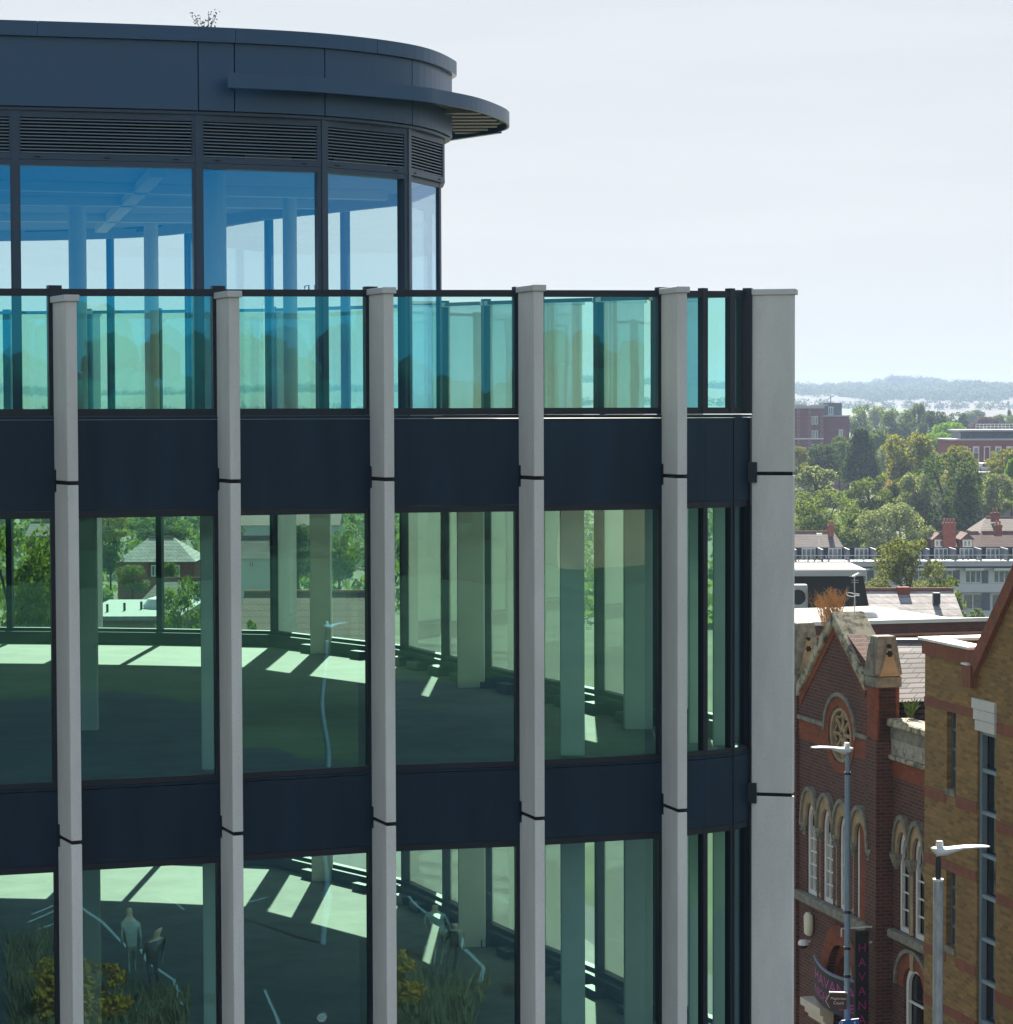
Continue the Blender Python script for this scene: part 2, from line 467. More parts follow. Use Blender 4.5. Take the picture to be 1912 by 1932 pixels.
def add_fin(f, joints, idx, far=False):
    b, n, dep, top = f
    t = Vector((-n.y, n.x))
    mb = MB()
    zs = [0.0] + joints + [top - .065]
    w0, w1 = FIN_W * .62, FIN_W * .5
    for a, c in zip(zs, zs[1:]):
        a2 = a + (.02 if a > 0 else 0)
        c2 = c - (.02 if c in joints else 0)
        q = [b + t * w0 + n * .03, b - t * w0 + n * .03, b - t * w1 + n * dep, b + t * w1 + n * dep]
        q = [q[3], q[2], q[1], q[0]]
        mb.hexa([(p.x, p.y, a2) for p in q] + [(p.x, p.y, c2) for p in q])
    o = mb.build('concrete_fin', M['fin'], OFF, bevel=.006)
    cp = MB()
    q = [b + t * (w1 + .022) + n * (dep + .03), b - t * (w1 + .022) + n * (dep + .03), b - t * (w0 + .03) - n * .06, b + t * (w0 + .03) - n * .06]
    cp.hexa([(p.x, p.y, top - .065) for p in q] + [(p.x, p.y, top) for p in q])
    cp.build('fin_cap', M['cap'], o, bevel=.005)
    if not far:
        for z in joints:
            jb = MB()
            q = [b + t * (w1 - .015) + n * (dep - .02), b - t * (w1 - .015) + n * (dep - .02), b - t * (w1 - .01) + n * .02, b + t * (w1 - .01) + n * .02]
            jb.hexa([(p.x, p.y, z - .02) for p in q] + [(p.x, p.y, z + .02) for p in q])
            jb.build('joint', M['black'], o)
        for z in joints:
            br = MB()
            k = .10 if idx == 6 else .075
            q = [b - t * k + n * (.10 if idx != 6 else .09), b - t * (w0 - .004) + n * (.10 if idx != 6 else .09), b - t * (w0 - .004) - n * .01, b - t * k - n * .01]
            br.hexa([(p.x, p.y, z - .10) for p in q] + [(p.x, p.y, z + .13) for p in q])
            br.build('bracket', M['frame'], o)
JN = [14.30 - 3.63 * k for k in (3, 2, 1, 0)]
for i in sorted(near_f): add_fin(near_f[i], JN, i)
for k, p in enumerate(far_line[1:-1]):
    if p.x < -5.2 and abs(p.x + 6.94) > .3: continue
    a, c = far_line[k], far_line[k + 2]
    t = (c - a).normalized(); n = Vector((t.y, -t.x))
    add_fin((p, n, .62 if p.x > -3.2 else FIN_D, RAIL(p)), JN, 0, far=True)

def bay(a, b, z0, z1, side, top, bot, dep, glass, name, o=0.0, gz=None, fmat=None):
    """a framed glazed bay: frame part with its pane as a sub-part"""
    a, b = Vector(a), Vector(b)
    L = (b - a).length; t = (b - a) / L
    s0, s1 = side
    z1a, z1b = z1 if isinstance(z1, tuple) else (z1, z1)
    mb = MB()
    mb.seg(a, a + t * s0, z0, z1a, o - dep / 2, o + dep / 2)
    mb.seg(b - t * s1, b, z0, z1b, o - dep / 2, o + dep / 2)
    mb.seg(a + t * s0, b - t * s1, z0, z0 + bot, o - dep / 2 + .004, o + dep / 2 - .004)
    mb.seg(a + t * s0, b - t * s1, (z1a - top, z1b - top), (z1a, z1b), o - dep / 2 + .004, o + dep / 2 - .004)
    f = mb.build(name, fmat or M['frame'], OFF, bevel=0)
    g = MB().pane(a + t * s0 * .9, b - t * s1 * .9, z0 + bot * .9, (z1a - top * .9, z1b - top * .9), o)
    g.build('pane', glass, f, fixn=False)
    return f

FLOORS = [11.20, 7.57, 3.94]
# facade bays along the near line
for a, b in list(zip(near_line, near_line[1:])) + list(zip(turn, turn[1:])):
    L = (b - a).length
    s = (.03, .03) if L < 1.0 else (.05, .105)
    for fz in FLOORS:
        bay(a, b, fz - .03, fz + 2.80, s, .07, .06, .10, M['glass'], 'window')
    for z0, z1 in ((14.00, 14.965), (10.37, 11.17), (6.74, 7.54), (0.3, 3.91)):
        MB().seg(a, b, z0 + .004, z1 - .035, -.05, .05).seg(a, b, z1 - .027, z1 - .003, -.05, .054).build('spandrel_panel', M['navy'], OFF)
    # balustrade bay
    f = bay(a, b, 14.975, (RAIL(a), RAIL(b)), s, .072, .07, .08, M['railglass'], 'balustrade')
post = MB()
for i in list(range(-4, 7)):
    b = base[i]
    n = near_f[i][1]; t = Vector((-n.y, n.x))
    mb = MB(); c = b - t * .03 - n * .02
    mb.seg(c - t * .075, c + t * .06, 14.98, RAIL(b) + .035, -.05, .05)
    mb.build('balustrade_post', M['frame'], OFF)
for c in corner:
    t = Vector((math.cos(R(40)), math.sin(R(40))))
    MB().seg(c - t * .04, c + t * .04, 14.98, RAIL(c) + .03, -.04, .04).build('balustrade_post', M['frame'], OFF)
# far side
for a, b in zip(far_line, far_line[1:]):
    for fz in FLOORS:
        bay(a, b, fz + .17, fz + 2.80, (.05, .05), .07, .05, .12, M['farglass'], 'window')
        MB().seg(a, b, fz - .02, fz + .166, -.16, .05).build('upstand', M['frame'], OFF)
    for z0, z1 in ((14.00, 14.965), (10.37, 11.17), (6.74, 7.54), (0.3, 3.91)):
        MB().seg(a, b, z0, z1, -.05, .05).build('spandrel_panel', M['navy'], OFF)
    bay(a, b, 14.975, (RAIL(a), RAIL(b)), (.04, .04), .05, .07, .06, M['railglass'], 'balustrade')
    t = (b - a).normalized()
    MB().seg(a - t * .06, a + t * .06, 14.98, RAIL(a) + .03, -.06, .045).build('balustrade_post', M['frame'], OFF)
# side wall closing the left end, slabs
L0, L1 = near_line[0], far_line[-1]
MB().seg(far_pts[-1], L0, 0, 14.95, -.2, 0).build('end_wall', M['navy'], OFF)
inner = offset(floor_poly, -.12)
for z0, z1 in ((14.2, 14.93), (10.62, 11.17), (6.99, 7.54), (3.36, 3.91)):
    MB().prism(inner, z0, z1).build('floor_slab', M['slab'], OFF)
# interior columns of the two glazed floors
for px, Y, w in ((1358, 28.45, .15), (1316, 28.7, .2), (1080, 27.7, .27), (1204, 30.0, .34), (889, 34.6, .38), (606, 39.5, .33), (391, 26.65, .13), (168, 30.0, .2)):
    X = P(px, 1200, Y).x
    for fz, ztop in ((11.17, 14.2), (7.54, 10.62), (3.91, 6.99)):
        MB().box((X - w / 2, Y - w * .35, fz), (X + w / 2, Y + w * .35, ztop)).build('column', M['col'], OFF, bevel=.01)
# blocks of builders' offcuts left along the far upstand
rb = random.Random(3)
for a, b in zip(far_line, far_line[1:]):
    if not (-2.4 < a.x < 2.0): continue
    t = (b - a).normalized(); n = Vector((t.y, -t.x))
    for u in (.25, .7):
        c = a.lerp(b, u + rb.uniform(-.1, .1))
        for fz in (11.17, 7.54):
            MB().seg(c - t * rb.uniform(.12, .22), c + t * rb.uniform(.12, .22), fz, fz + rb.uniform(.08, .14), -.34, -.17).build('skirting_block', M['frame'], OFF)

# ---------------------------------------------------------------- the drum storey
def D2(px, y, Y): return Vector((P(px, y, Y).x, Y))
drum = [Vector((-13.5, 26.9)), Vector((-9.6, 27.75)), Vector((-7.6, 28.1)), D2(28, 312, 28.5), D2(372, 320, 29.0), D2(605, 328, 29.55), D2(763, 341, 30.45),
        D2(829, 352, 31.6), Vector((-.875, 32.2)), Vector((-1.36, 34.1)), Vector((-2.28, 35.2)), Vector((-3.5, 36.7)), Vector((-5.0, 39.3)), Vector((-6.4, 40.4)), Vector((-8.6, 40.9)), Vector((-13.5, 41.0))]
HEAD, LOUV = 17.83, 18.40
for k, (a, b) in enumerate(zip(drum, drum[1:])):
    s = .055 if k not in (7, 8) else .03
    f = bay(a, b, 14.93, HEAD + .06, (s, s), .06, .06, .14 if k < 6 else .05, M['drumglass'] if k < 7 else M['farglass2'], 'window', fmat=M['louvre'])
    # louvre panel over each bay
    if k < 9 or True:
        mb = MB()
        t = (b - a).normalized()
        mb.seg(a, b, HEAD + .064, HEAD + .13, -.07, .07)
        mb.seg(a, b, LOUV - .03, LOUV + .07, -.07, .07)
        mb.seg(a, a + t * .06, HEAD + .13, LOUV - .03, -.07, .07)
        mb.seg(b - t * .06, b, HEAD + .13, LOUV - .03, -.07, .07)
        lf = mb.build('louvre_frame', M['louvre'], OFF)
        bl = MB(); nl = 11
        a2, b2 = a + t * .06, b - t * .06
        n = Vector((t.y, -t.x))
        for j in range(nl):
            z = HEAD + .145 + j * (LOUV - .05 - HEAD - .145) / (nl - 1)
            p = [a2 + n * .06, b2 + n * .06, b2 - n * .02, a2 - n * .02]
            bl.hexa([(p[0].x, p[0].y, z - .008), (p[1].x, p[1].y, z - .008), (p[2].x, p[2].y, z + .010), (p[3].x, p[3].y, z + .010),
                     (p[0].x, p[0].y, z + .004), (p[1].x, p[1].y, z + .004), (p[2].x, p[2].y, z + .016), (p[3].x, p[3].y, z + .016)])
        bl.build('blade', M['blade'], lf)
        MB().seg(a2, b2, HEAD + .12, LOUV, -.10, -.06).build('backing', M['black'], lf)
        ks = MB()
        for u in (.12, .5, .88) if (b - a).length > 1.7 else (.15, .85):
            c = a.lerp(b, u)
            ks.seg(c - t * .035, c + t * .035, HEAD + .085, HEAD + .10, .071, .075)
        ks.build('vent_slot', M['black'], lf)
    # mullion cover
    t = (b - a).normalized()
    if k not in (7, 8): MB().seg(a - t * .04, a + t * .04, 14.93, LOUV + .05, .05, .08).build('mullion', M['louvre'], OFF)
fine = smooth_curve(drum, 8)
band = offset(fine, .125)
# fascia panels, cut at the joints the photograph shows
cut_px = [380, 453, 620, 787]
def px_of(p): return 956 + p.x / p.y * 4700
tmax = max(range(len(band)), key=lambda i: px_of(band[i]))
cuts = [0]
for c in cut_px:
    cuts.append(min(range(tmax), key=lambda i: abs(px_of(band[i]) - c)))
i = tmax + 6
cuts.append(i)
while i + 12 < len(band) - 1:
    i += 12; cuts.append(i)
cuts.append(len(band) - 1)
for a, b in zip(cuts, cuts[1:]):
    pts = band[a:b + 1]
    if len(pts) < 2: continue
    t0 = (pts[1] - pts[0]).normalized(); t1 = (pts[-1] - pts[-2]).normalized()
    pts = [pts[0] + t0 * .007] + pts[1:-1] + [pts[-1] - t1 * .007]
    mb = MB(); strip(mb, pts, 18.49, 19.27, -.05, 0)
    o = mb.build('fascia_panel', M['clad'], OFF)
back = MB(); strip(back, offset(band, -.06), 18.45, 19.27, -.08, 0); back.build('fascia_backing', M['black'], OFF)
st = MB(); strip(st, offset(band, -.03), 18.445, 18.478, -.12, .0); st.build('fascia_trim', M['louvre'], OFF)
ccut = [0]
for c in (60, 440, 704, 842):
    ccut.append(min(range(tmax), key=lambda i: abs(px_of(band[i]) - c)))
ccut += [tmax + 20, len(band) - 1]
for a, b in zip(ccut, ccut[1:]):
    pts = band[a:b + 1]
    if len(pts) < 2: continue
    t0 = (pts[1] - pts[0]).normalized()
    pts = [pts[0] + t0 * .004] + pts[1:]
    mb = MB(); strip(mb, pts, 19.272, 19.44, -.25, .06)
    mb.build('roof_coping', M['clad'], OFF)
MB().prism(offset(fine, .0), 19.1, 19.26).build('roof_slab', M['slab'], OFF)
MB().prism(offset(fine, -.10), HEAD + .14, HEAD + .2).build('ceiling', M['ceil'], OFF)
for k, (pa, pb) in enumerate(((( -12, 30.0), (-1.6, 33.6)), ((-12, 33.2), (-2.6, 35.0)), ((-12, 36.4), (-4.0, 37.6)), ((-6.9, 29.5), (-9, 40)), ((-4.2, 30.2), (-6.4, 39.5)))):
    MB().seg(pa, pb, HEAD + .02, HEAD + .138, -.09, .09).build('ceiling_beam', M['col'], OFF)
far_band = [p for p in drum[9:]]
hd = MB(); strip(hd, offset(smooth_curve(far_band, 6), -.09), HEAD - .02, HEAD + .137, -.1, 0); hd.build('pelmet', M['ceil'], OFF)
for px, Y, r in ((146, 35, .125), (285, 38, .11), (547, 33.6, .095), (406, 30.9, .14)):
    X = P(px, 450, Y).x
    MB().lathe((X, Y), [(r, 14.93), (r, HEAD + .14)], 20).build('round_column', M['col'], OFF, smooth=False)
# door handle pair seen on the far glazing
hp = P(590, 538, 34.8)
MB().tube([P(575, 552, 34.8), P(575, 540, 34.8), P(583, 538, 34.8), P(583, 552, 34.8)], .012, 6).tube([P(594, 552, 34.8), P(594, 538, 34.8), P(602, 540, 34.8), P(602, 552, 34.8)], .012, 6).build('door_handle', M['frame'], OFF)
# canopy: a crescent brim leaving the fascia
cpts = smooth_curve([(-3.13, 28.62), (-2.60, 28.84), (-2.09, 29.1), (-1.08, 29.85), (-.75, 30.25), (-.34, 30.95), (-.05, 31.85), (.05, 32.45), (.02, 32.95), (-.10, 33.25)], 6)
mb = MB(); strip(mb, cpts, 18.715, 18.885, -.03, 0)
canopy = mb.build('canopy', M['clad'], OFF)
inn = [p for p in offset(band, .01) if True]
ia = min(range(tmax + 20), key=lambda i: (inn[i] - cpts[3]).length)
poly = [cpts[0]] + list(offset(cpts, -.03)[2:]) + [Vector((-.75, 34.25))] + [inn[j] for j in range(tmax + 14, ia, -2)]
MB().prism(poly, 18.80, 18.83).build('deck', mat('canopy_deck', (.13, .135, .135), .6), canopy)
sl_ = MB()
for k in range(9):
    u = k / 8
    y = 30.6 + u * 2.9
    if y < 31.0: continue
    xm = min(cpts, key=lambda c: abs(c.y - y - .16)).x - .13
    sl_.box((-.78 + .1 * u, y, 18.74), (xm, y + .16, 18.80))
sl_.build('soffit_slat', mat('canopy_slat', (.17, .18, .18), .5), canopy)
MB().seg((-.08, 33.22), (-.95, 34.35), 18.70, 18.80, -.04, .04).build('edge_beam', M['clad'], canopy)
MB().seg(cpts[0] - Vector((.02, .0)), cpts[0] + Vector((-.0, .30)), 18.715, 18.885, -.02, .02).build('end_plate', M['clad'], canopy)

# weed growing on the drum roof
wd = P(385, 50, 29.2)
weed = MB(); rw = random.Random(5)
for k in range(9):
    q = [Vector((wd.x + rw.uniform(-.1, .1), 29.2, 19.40))]
    dx = rw.uniform(-.14, .14)
    for j in range(3): q.append(q[-1] + Vector((dx * .4 + rw.uniform(-.02, .02), rw.uniform(-.02, .02), rw.uniform(.05, .1))))
    weed.tube(q, .0025, 4)
    for j in range(10):
        c = q[rw.randint(1, 3)] + Vector((rw.uniform(-.04, .04), 0, rw.uniform(-.03, .04))); r = rw.uniform(.006, .012)
        weed.add([c + Vector((-r, 0, 0)), c + Vector((0, r, -r)), c + Vector((r, 0, 0)), c + Vector((0, 0, r))], [(0, 1, 2), (0, 2, 3)])
tag(weed.build('roof_weed', mat('weed', (.09, .10, .05), .8), fixn=False), 'wispy little weed sprouting from the roof edge of the glazed drum', 'plant')
# ================================================================== RIGHT-HAND STREET: old brick hall, brown brick block
WROT = R(-75)
ax = Vector((math.cos(WROT), math.sin(WROT), 0))      # along the wall, towards the camera
ay = Vector((-math.sin(WROT), math.cos(WROT), 0))     # into the building
HA = P(1585, 1385, 53.0); HA.z = 0
class Wall:
    """photo pixel -> (x, z) on the wall plane at depth o (negative = proud of the wall)"""
    def __init__(s, origin): s.o = origin
    def __call__(s, x, y, o=0.0):
        r = ray(x, y); base_ = s.o + ay * o
        k = ay.dot(base_ - CAM) / ay.dot(r)
        p = CAM + r * k - s.o
        return (p.dot(ax), p.z)
M['brick_purple'] = brick_mat('purple_brick', (.135, .047, .032), (.075, .029, .025), (.135, .10, .08), ms=.012, dirt=.35)
M['brick_red'] = brick_mat('red_brick', (.30, .075, .030), (.22, .055, .024), (.16, .08, .05), ms=.008, dirt=.45)
M['brick_brown'] = brick_mat('brown_brick', (.34, .20, .066), (.18, .105, .036), (.22, .16, .085), ms=.011, dirt=.25, dscale=.5)
M['soldier'] = brick_mat('soldier_brick', (.27, .085, .05), (.20, .062, .038), (.20, .12, .08), bw=.075, bh=.23, ms=.010, dirt=.2, off=0)
M['stone_mossy'] = mat('mossy_stone', (.075, .072, .05), .95, .5, 5, bump=.6, bscale=25, col2=(.44, .40, .29), lo=.38, hi=.56)
M['stone'] = mat('buff_stone', (.26, .19, .11), .9, .3, 4, bump=.4, bscale=30, col2=(.42, .31, .18))
M['stone_grey'] = mat('grey_stone', (.10, .10, .085), .9, .3, 6, bump=.5, bscale=25, col2=(.30, .28, .22))
M['white_paint'] = mat('white_paint', (.70, .70, .69), .5, .05, 4)
M['darkglass'] = mat('dark_glazing', (.008, .011, .013), .06, .1, 2, spec=.6)
M['slate'] = brick_mat('slate_tiles', (.23, .215, .22), (.14, .13, .135), (.02, .018, .018), bw=.40, bh=.082, ms=.010, dirt=.4, dirtcol=(.10, .09, .085), rough=.85)
M['claytile'] = brick_mat('clay_tiles', (.30, .17, .10), (.20, .11, .07), (.06, .035, .02), bw=.28, bh=.22, ms=.02, dirt=.3, dirtcol=(.10, .06, .04))

HALL = thing('brick_hall', 'old gothic purple and red brick hall with steep gable, rose window and stone pinnacles', 'hall', HA, WROT)
W = Wall(HA)
def arch(cx, w, z0, zs, ztop, n=8):   # pointed arch outline (closed)
    h = w / 2
    pts = [(cx - h, z0), (cx + h, z0), (cx + h, zs)]
    for i in range(1, n): 
        u = i / n
        pts.append((cx + h * math.cos(u * math.pi / 2) ** .9, zs + (ztop - zs) * math.sin(u * math.pi / 2) ** 1.0))
    pts.append((cx, ztop))
    for i in range(n - 1, 0, -1):
        u = i / n
        pts.append((cx - h * math.cos(u * math.pi / 2) ** .9, zs + (ztop - zs) * math.sin(u * math.pi / 2) ** 1.0))
    pts.append((cx - h, zs))
    return pts
def arch_curve(cx, w, zs, ztop, n=8):
    return arch(cx, w, zs - .01, zs, ztop, n)[2:]
def ring_path(mb, inner, outer, y0, y1):   # solid band between two open curves in x-z
    n = len(inner)
    vs = []
    for a, b in zip(inner, outer): vs += [(a[0], y0, a[1]), (b[0], y0, b[1]), (b[0], y1, b[1]), (a[0], y1, a[1])]
    fs = [(0, 1, 2, 3), tuple((n - 1) * 4 + j for j in (3, 2, 1, 0))]
    for i in range(n - 1):
        for j in range(4): fs.append((i * 4 + j, i * 4 + (j + 1) % 4, i * 4 + 4 + (j + 1) % 4, i * 4 + 4 + j))
    mb.add(vs, fs)
def ellipse(cx, cz, r, n=28): return [(cx + r * math.cos(2 * math.pi * i / n), cz + r * math.sin(2 * math.pi * i / n)) for i in range(n)]

apx = W(1577, 1156); lft = W(1509, 1292); rgt_ = W(1637, 1278)
gx0, gx1 = lft[0] - .12, W(1659, 1400)[0]
rc = W(1586, 1387)
rw = abs(W(1586, 1318)[1] - rc[1])               # outer ring radius
# openings of the gable wall: rose window, four arched lights, the door arch
AR = [(1530, 1492), (1562, 1503), (1594, 1515), (1624, 1534)]
sill_z = W(1545, 1695)[1]
lights = []
for px, py in AR:
    x, z = W(px + 3, py)
    lights.append((x, z))
sp = (lights[3][0] - lights[0][0]) / 3
ztop = lights[1][1]
lw_ = sp * .60
lx = [lights[0][0] + sp * i for i in range(4)]
dx, dz = W(1588, 1748)
holes = [list(reversed(ellipse(rc[0], rc[1], rw * .74)))]
for x in lx: holes.append(list(reversed(arch(x, lw_, sill_z, ztop - .75, ztop - .28))))
dw = 1.55
holes.append(list(reversed(arch(dx, dw, .6, dz - 1.5, dz - .42))))
outer = [(gx0, 0), (gx1, 0), (gx1, rgt_[1]), (apx[0], apx[1] - .12), (gx0, lft[1] + .05)]
g = MB().holed(outer, holes, 0, .38)
gable = g.build('gable_wall', M['brick_purple'], HALL, local=True)
# red brick lower field, proud a little, between string bands
zb = W(1640, 1397)[1]
# red band at the rose window's springing
for x0, x1 in ((gx0 + .12, rc[0] - rw * 1.02), (rc[0] + rw * 1.02, gx1 - .25)):
    MB().box((x0, -.012, zb - .42), (x1, .0, zb - .02)).build('red_band', M['brick_red'], HALL, local=True)
db = MB()
for x0, x1 in ((gx0 + .1, rc[0] - rw * 1.16), (rc[0] + rw * 1.16, gx1 - .2)):
    db.box((x0, -.05, zb), (x1, .0, zb + .09))
for i in range(14):
    a0, a1 = math.pi * i / 14, math.pi * (i + 1) / 14
    r0_, r1_ = rw * 1.06, rw * 1.17
    c = [(rc[0] + r * math.cos(a), rc[1] + r * math.sin(a)) for r, a in ((r0_, a0), (r1_, a0), (r1_, a1), (r0_, a1))]
    db.xz(c, -.05, .0)
db.build('hood_mould', M['stone_grey'], HALL, local=True)
rr = MB().holed(ellipse(rc[0], rc[1], rw * 1.05), [list(reversed(ellipse(rc[0], rc[1], rw * .80)))], -.02, .10)
rr.build('brick_ring', M['brick_red'], HALL, local=True)
rose = MB().holed(ellipse(rc[0], rc[1], rw * .80), [list(reversed(ellipse(rc[0], rc[1], rw * .66)))], .0, .20)
for k in range(8):
    a = math.pi * k / 4
    p0 = (rc[0] + rw * .13 * math.cos(a), .07, rc[1] + rw * .13 * math.sin(a)); p1 = (rc[0] + rw * .68 * math.cos(a), .07, rc[1] + rw * .68 * math.sin(a))
    rose.tube([p0, p1], [.045, .038], 8)
    a2 = a + math.pi / 8
    rose.tube([(rc[0] + rw * .68 * math.cos(a), .07, rc[1] + rw * .68 * math.sin(a)), (rc[0] + rw * .55 * math.cos(a + .2), .07, rc[1] + rw * .55 * math.sin(a + .2)), (rc[0] + rw * .50 * math.cos(a2), .07, rc[1] + rw * .50 * math.sin(a2)), (rc[0] + rw * .55 * math.cos(a + .58), .07, rc[1] + rw * .55 * math.sin(a + .58)), (rc[0] + rw * .68 * math.cos(a + .785), .07, rc[1] + rw * .68 * math.sin(a + .785))], .03, 6)
rose.tube([(rc[0] + rw * .15 * math.cos(t * .45), .07, rc[1] + rw * .15 * math.sin(t * .45)) for t in range(15)], .05, 6)
rz = rose.build('rose_window', M['stone'], HALL, local=True)
MB().xz(ellipse(rc[0], rc[1], rw * .78), .22, .24).build('glass', M['darkglass'], rz, local=True)
# arched lights
for i, x in enumerate(lx):
    fr = MB()
    o_ = arch(x, lw_, sill_z, ztop - .75, ztop - .28); i_ = arch(x, lw_ - .16, sill_z + .1, ztop - .78, ztop - .42)
    fr.holed(o_, [list(reversed(i_))], .03, .10)
    fr.box((x - .02, .04, sill_z + .1), (x + .02, .09, ztop - .8))
    for q in range(1, 5):
        z = sill_z + .1 + q * (ztop - .9 - sill_z) / 5
        fr.box((x - lw_ / 2 + .08, .05, z - .015), (x + lw_ / 2 - .08, .085, z + .015))
    f = fr.build('arched_window', M['white_paint'], HALL, local=True)
    MB().xz(o_, .12, .13).build('glass', M['darkglass'], f, local=True)
    am = MB()
    ring_path(am, arch_curve(x, lw_ + .02, ztop - .75, ztop - .28), arch_curve(x, sp * .93, ztop - .75, ztop - .02), -.06, .14)
    ar_ = am.build('stone_arch', M['stone'], HALL, local=True)
    hm = MB()
    ring_path(hm, arch_curve(x, sp * .935, ztop - .75, ztop - .015), arch_curve(x, sp * 1.07, ztop - .75, ztop + .08), -.11, .02)
    hm.build('hood_mould', M['stone_grey'], ar_, local=True)
for i in range(5):
    x = lx[0] + sp * (i - .5)
    cm = MB()
    if 0 < i < 4:
        cm.lathe((x, .08), [(.09, sill_z + .02), (.11, sill_z + .08), (.085, sill_z + .16), (.085, ztop - 1.02)], 12)
        c = cm.build('column_shaft', M['stone'], HALL, local=True, smooth=False)
    cp = MB().lathe((x, .06), [(.09, ztop - 1.06), (.11, ztop - 1.0), (.15, ztop - .86), (.19, ztop - .82), (.2, ztop - .75)], 8)
    rr_ = random.Random(i)
    for q in range(14):
        a = rr_.uniform(0, 6.28); z = rr_.uniform(ztop - 1.0, ztop - .84)
        cp.lathe((x + .14 * math.cos(a), .06 + .14 * math.sin(a)), [(.005, z - .04), (.035, z), (.005, z + .04)], 5)
    cp.build('capital', M['stone_grey'], HALL, local=True)
MB().box((gx0 + .1, -.16, sill_z - .2), (gx1 - .3, .2, sill_z - .004)).build('window_sill', M['stone_grey'], HALL, local=True, bevel=.03)
MB().box((gx1 - .95, -.015, sill_z - .1), (gx1 - .53, .0, ztop - .3)).build('red_band', M['brick_red'], HALL, local=True)
# coping stones over the gable
cop = MB()
th = .17
ax_, az_ = apx[0], apx[1] + .03
for (bx, bz), sgn in ((lft, -1), ((rgt_[0] + .06, rgt_[1] - .02), 1)):
    cop.xz([(bx, bz), (ax_, az_), (ax_, az_ - th * 1.6), (bx - sgn * .02, bz - th * 1.5)], -.10, .66)
cop.build('gable_coping', M['stone_mossy'], HALL, local=True, bevel=.02)
inr = MB()
for (bx, bz), sgn in ((lft, -1), (rgt_, 1)):
    inr.xz([(bx - sgn * .02, bz - .27), (ax_, az_ - .28), (ax_, az_ - .48), (bx - sgn * .10, bz - .42)], -.025, .0)
inr.build('brick_edging', M['brick_red'], HALL, local=True)
# pier with stone pinnacle at each end of the gable
def pinnacle(x0, zc, zbase, zsh, ztop_, y0, w):
    x1 = x0 + w
    zq = zbase - 1.1
    MB().box((x0, y0, zq), (x1, y0 + w, zbase)).build('brick_pier', M['brick_red'] if zc else M['brick_purple'], HALL, local=True)
    MB().box((x0 - .02, y0 - .02, 0), (x1 + .02, y0 + w, zq - .004)).build('buttress', M['brick_purple'], HALL, local=True)
    s = MB()
    e = .04
    s.box((x0 - e, y0 - e, zbase), (x1 + e, y0 + w + e, zbase + .22))
    s.box((x0 - .02, y0 - .02, zbase + .22), (x1 + .02, y0 + w + .02, zsh))
    cx, cy_ = (x0 + x1) / 2, y0 + w / 2
    tw = w * .40
    b = [(x0 - .05, y0 - .05, zsh), (x1 + .05, y0 - .05, zsh), (x1 + .05, y0 + w + .05, zsh), (x0 - .05, y0 + w + .05, zsh)]
    t = [(cx - tw * .95, cy_ - tw, ztop_), (cx + tw * .95, cy_ - tw, ztop_), (cx + tw * .95, cy_ + tw, ztop_), (cx - tw * .95, cy_ + tw, ztop_)]
    s.hexa(b + t)
    p = s.build('pinnacle', M['stone_grey'], HALL, local=True, bevel=.015)
    gm = MB()
    zg = zsh + (ztop_ - zsh) * .80
    gm.add([(x1 + .08, y0 + .03, zbase + .24), (x1 + .08, y0 + w - .03, zbase + .24), (x1 + .08, cy_, zg), (x1 - .3, y0, zbase + .26), (x1 - .3, y0 + w, zbase + .26), (x1 - .3, cy_, zg)], [(0, 1, 2), (5, 4, 3), (0, 2, 5, 3), (1, 4, 5, 2), (0, 3, 4, 1)])
    gm.build('gablet', M['stone'], p, local=True)
    gs = MB().add([(x0, y0 - .08, zbase + .24), (x1, y0 - .08, zbase + .24), (cx, y0 - .08, zg), (x0, y0 + .3, zbase + .26), (x1, y0 + .3, zbase + .26), (cx, y0 + .3, zg)], [(0, 1, 2), (5, 4, 3), (0, 2, 5, 3), (1, 4, 5, 2), (0, 3, 4, 1)])
    gs.build('gablet', M['stone_grey'], p, local=True)
    for zz, q in ((zbase + .38 + (zg - zbase) * .36, .075), (zbase + .30 + (zg - zbase) * .62, .05)):
        ring = [(cy_ + q * (.75 if k % 2 else 1.0) * math.cos(k * math.pi / 6), zz + q * (.75 if k % 2 else 1.0) * math.sin(k * math.pi / 6)) for k in range(12)]
        MB().add([(x1 + .087, a, b) for a, b in ring] + [(x1 + .02, a, b) for a, b in ring], [tuple(range(12)), tuple(range(23, 11, -1))] + [(k, (k + 1) % 12, 12 + (k + 1) % 12, 12 + k) for k in range(12)]).build('trefoil', M['black'], p, local=True)
px0 = W(1642, 1300, -.05)[0]
pinnacle(gx1 - .50, 1, W(1659, 1299, -.05)[1], W(1659, 1275, -.05)[1], W(1652, 1198, .1)[1], -.05, .50)
pinnacle(gx0 - .42, 0, W(1505, 1292, -.05)[1], W(1505, 1262, -.05)[1], W(1505, 1174, .1)[1], -.05, .50)
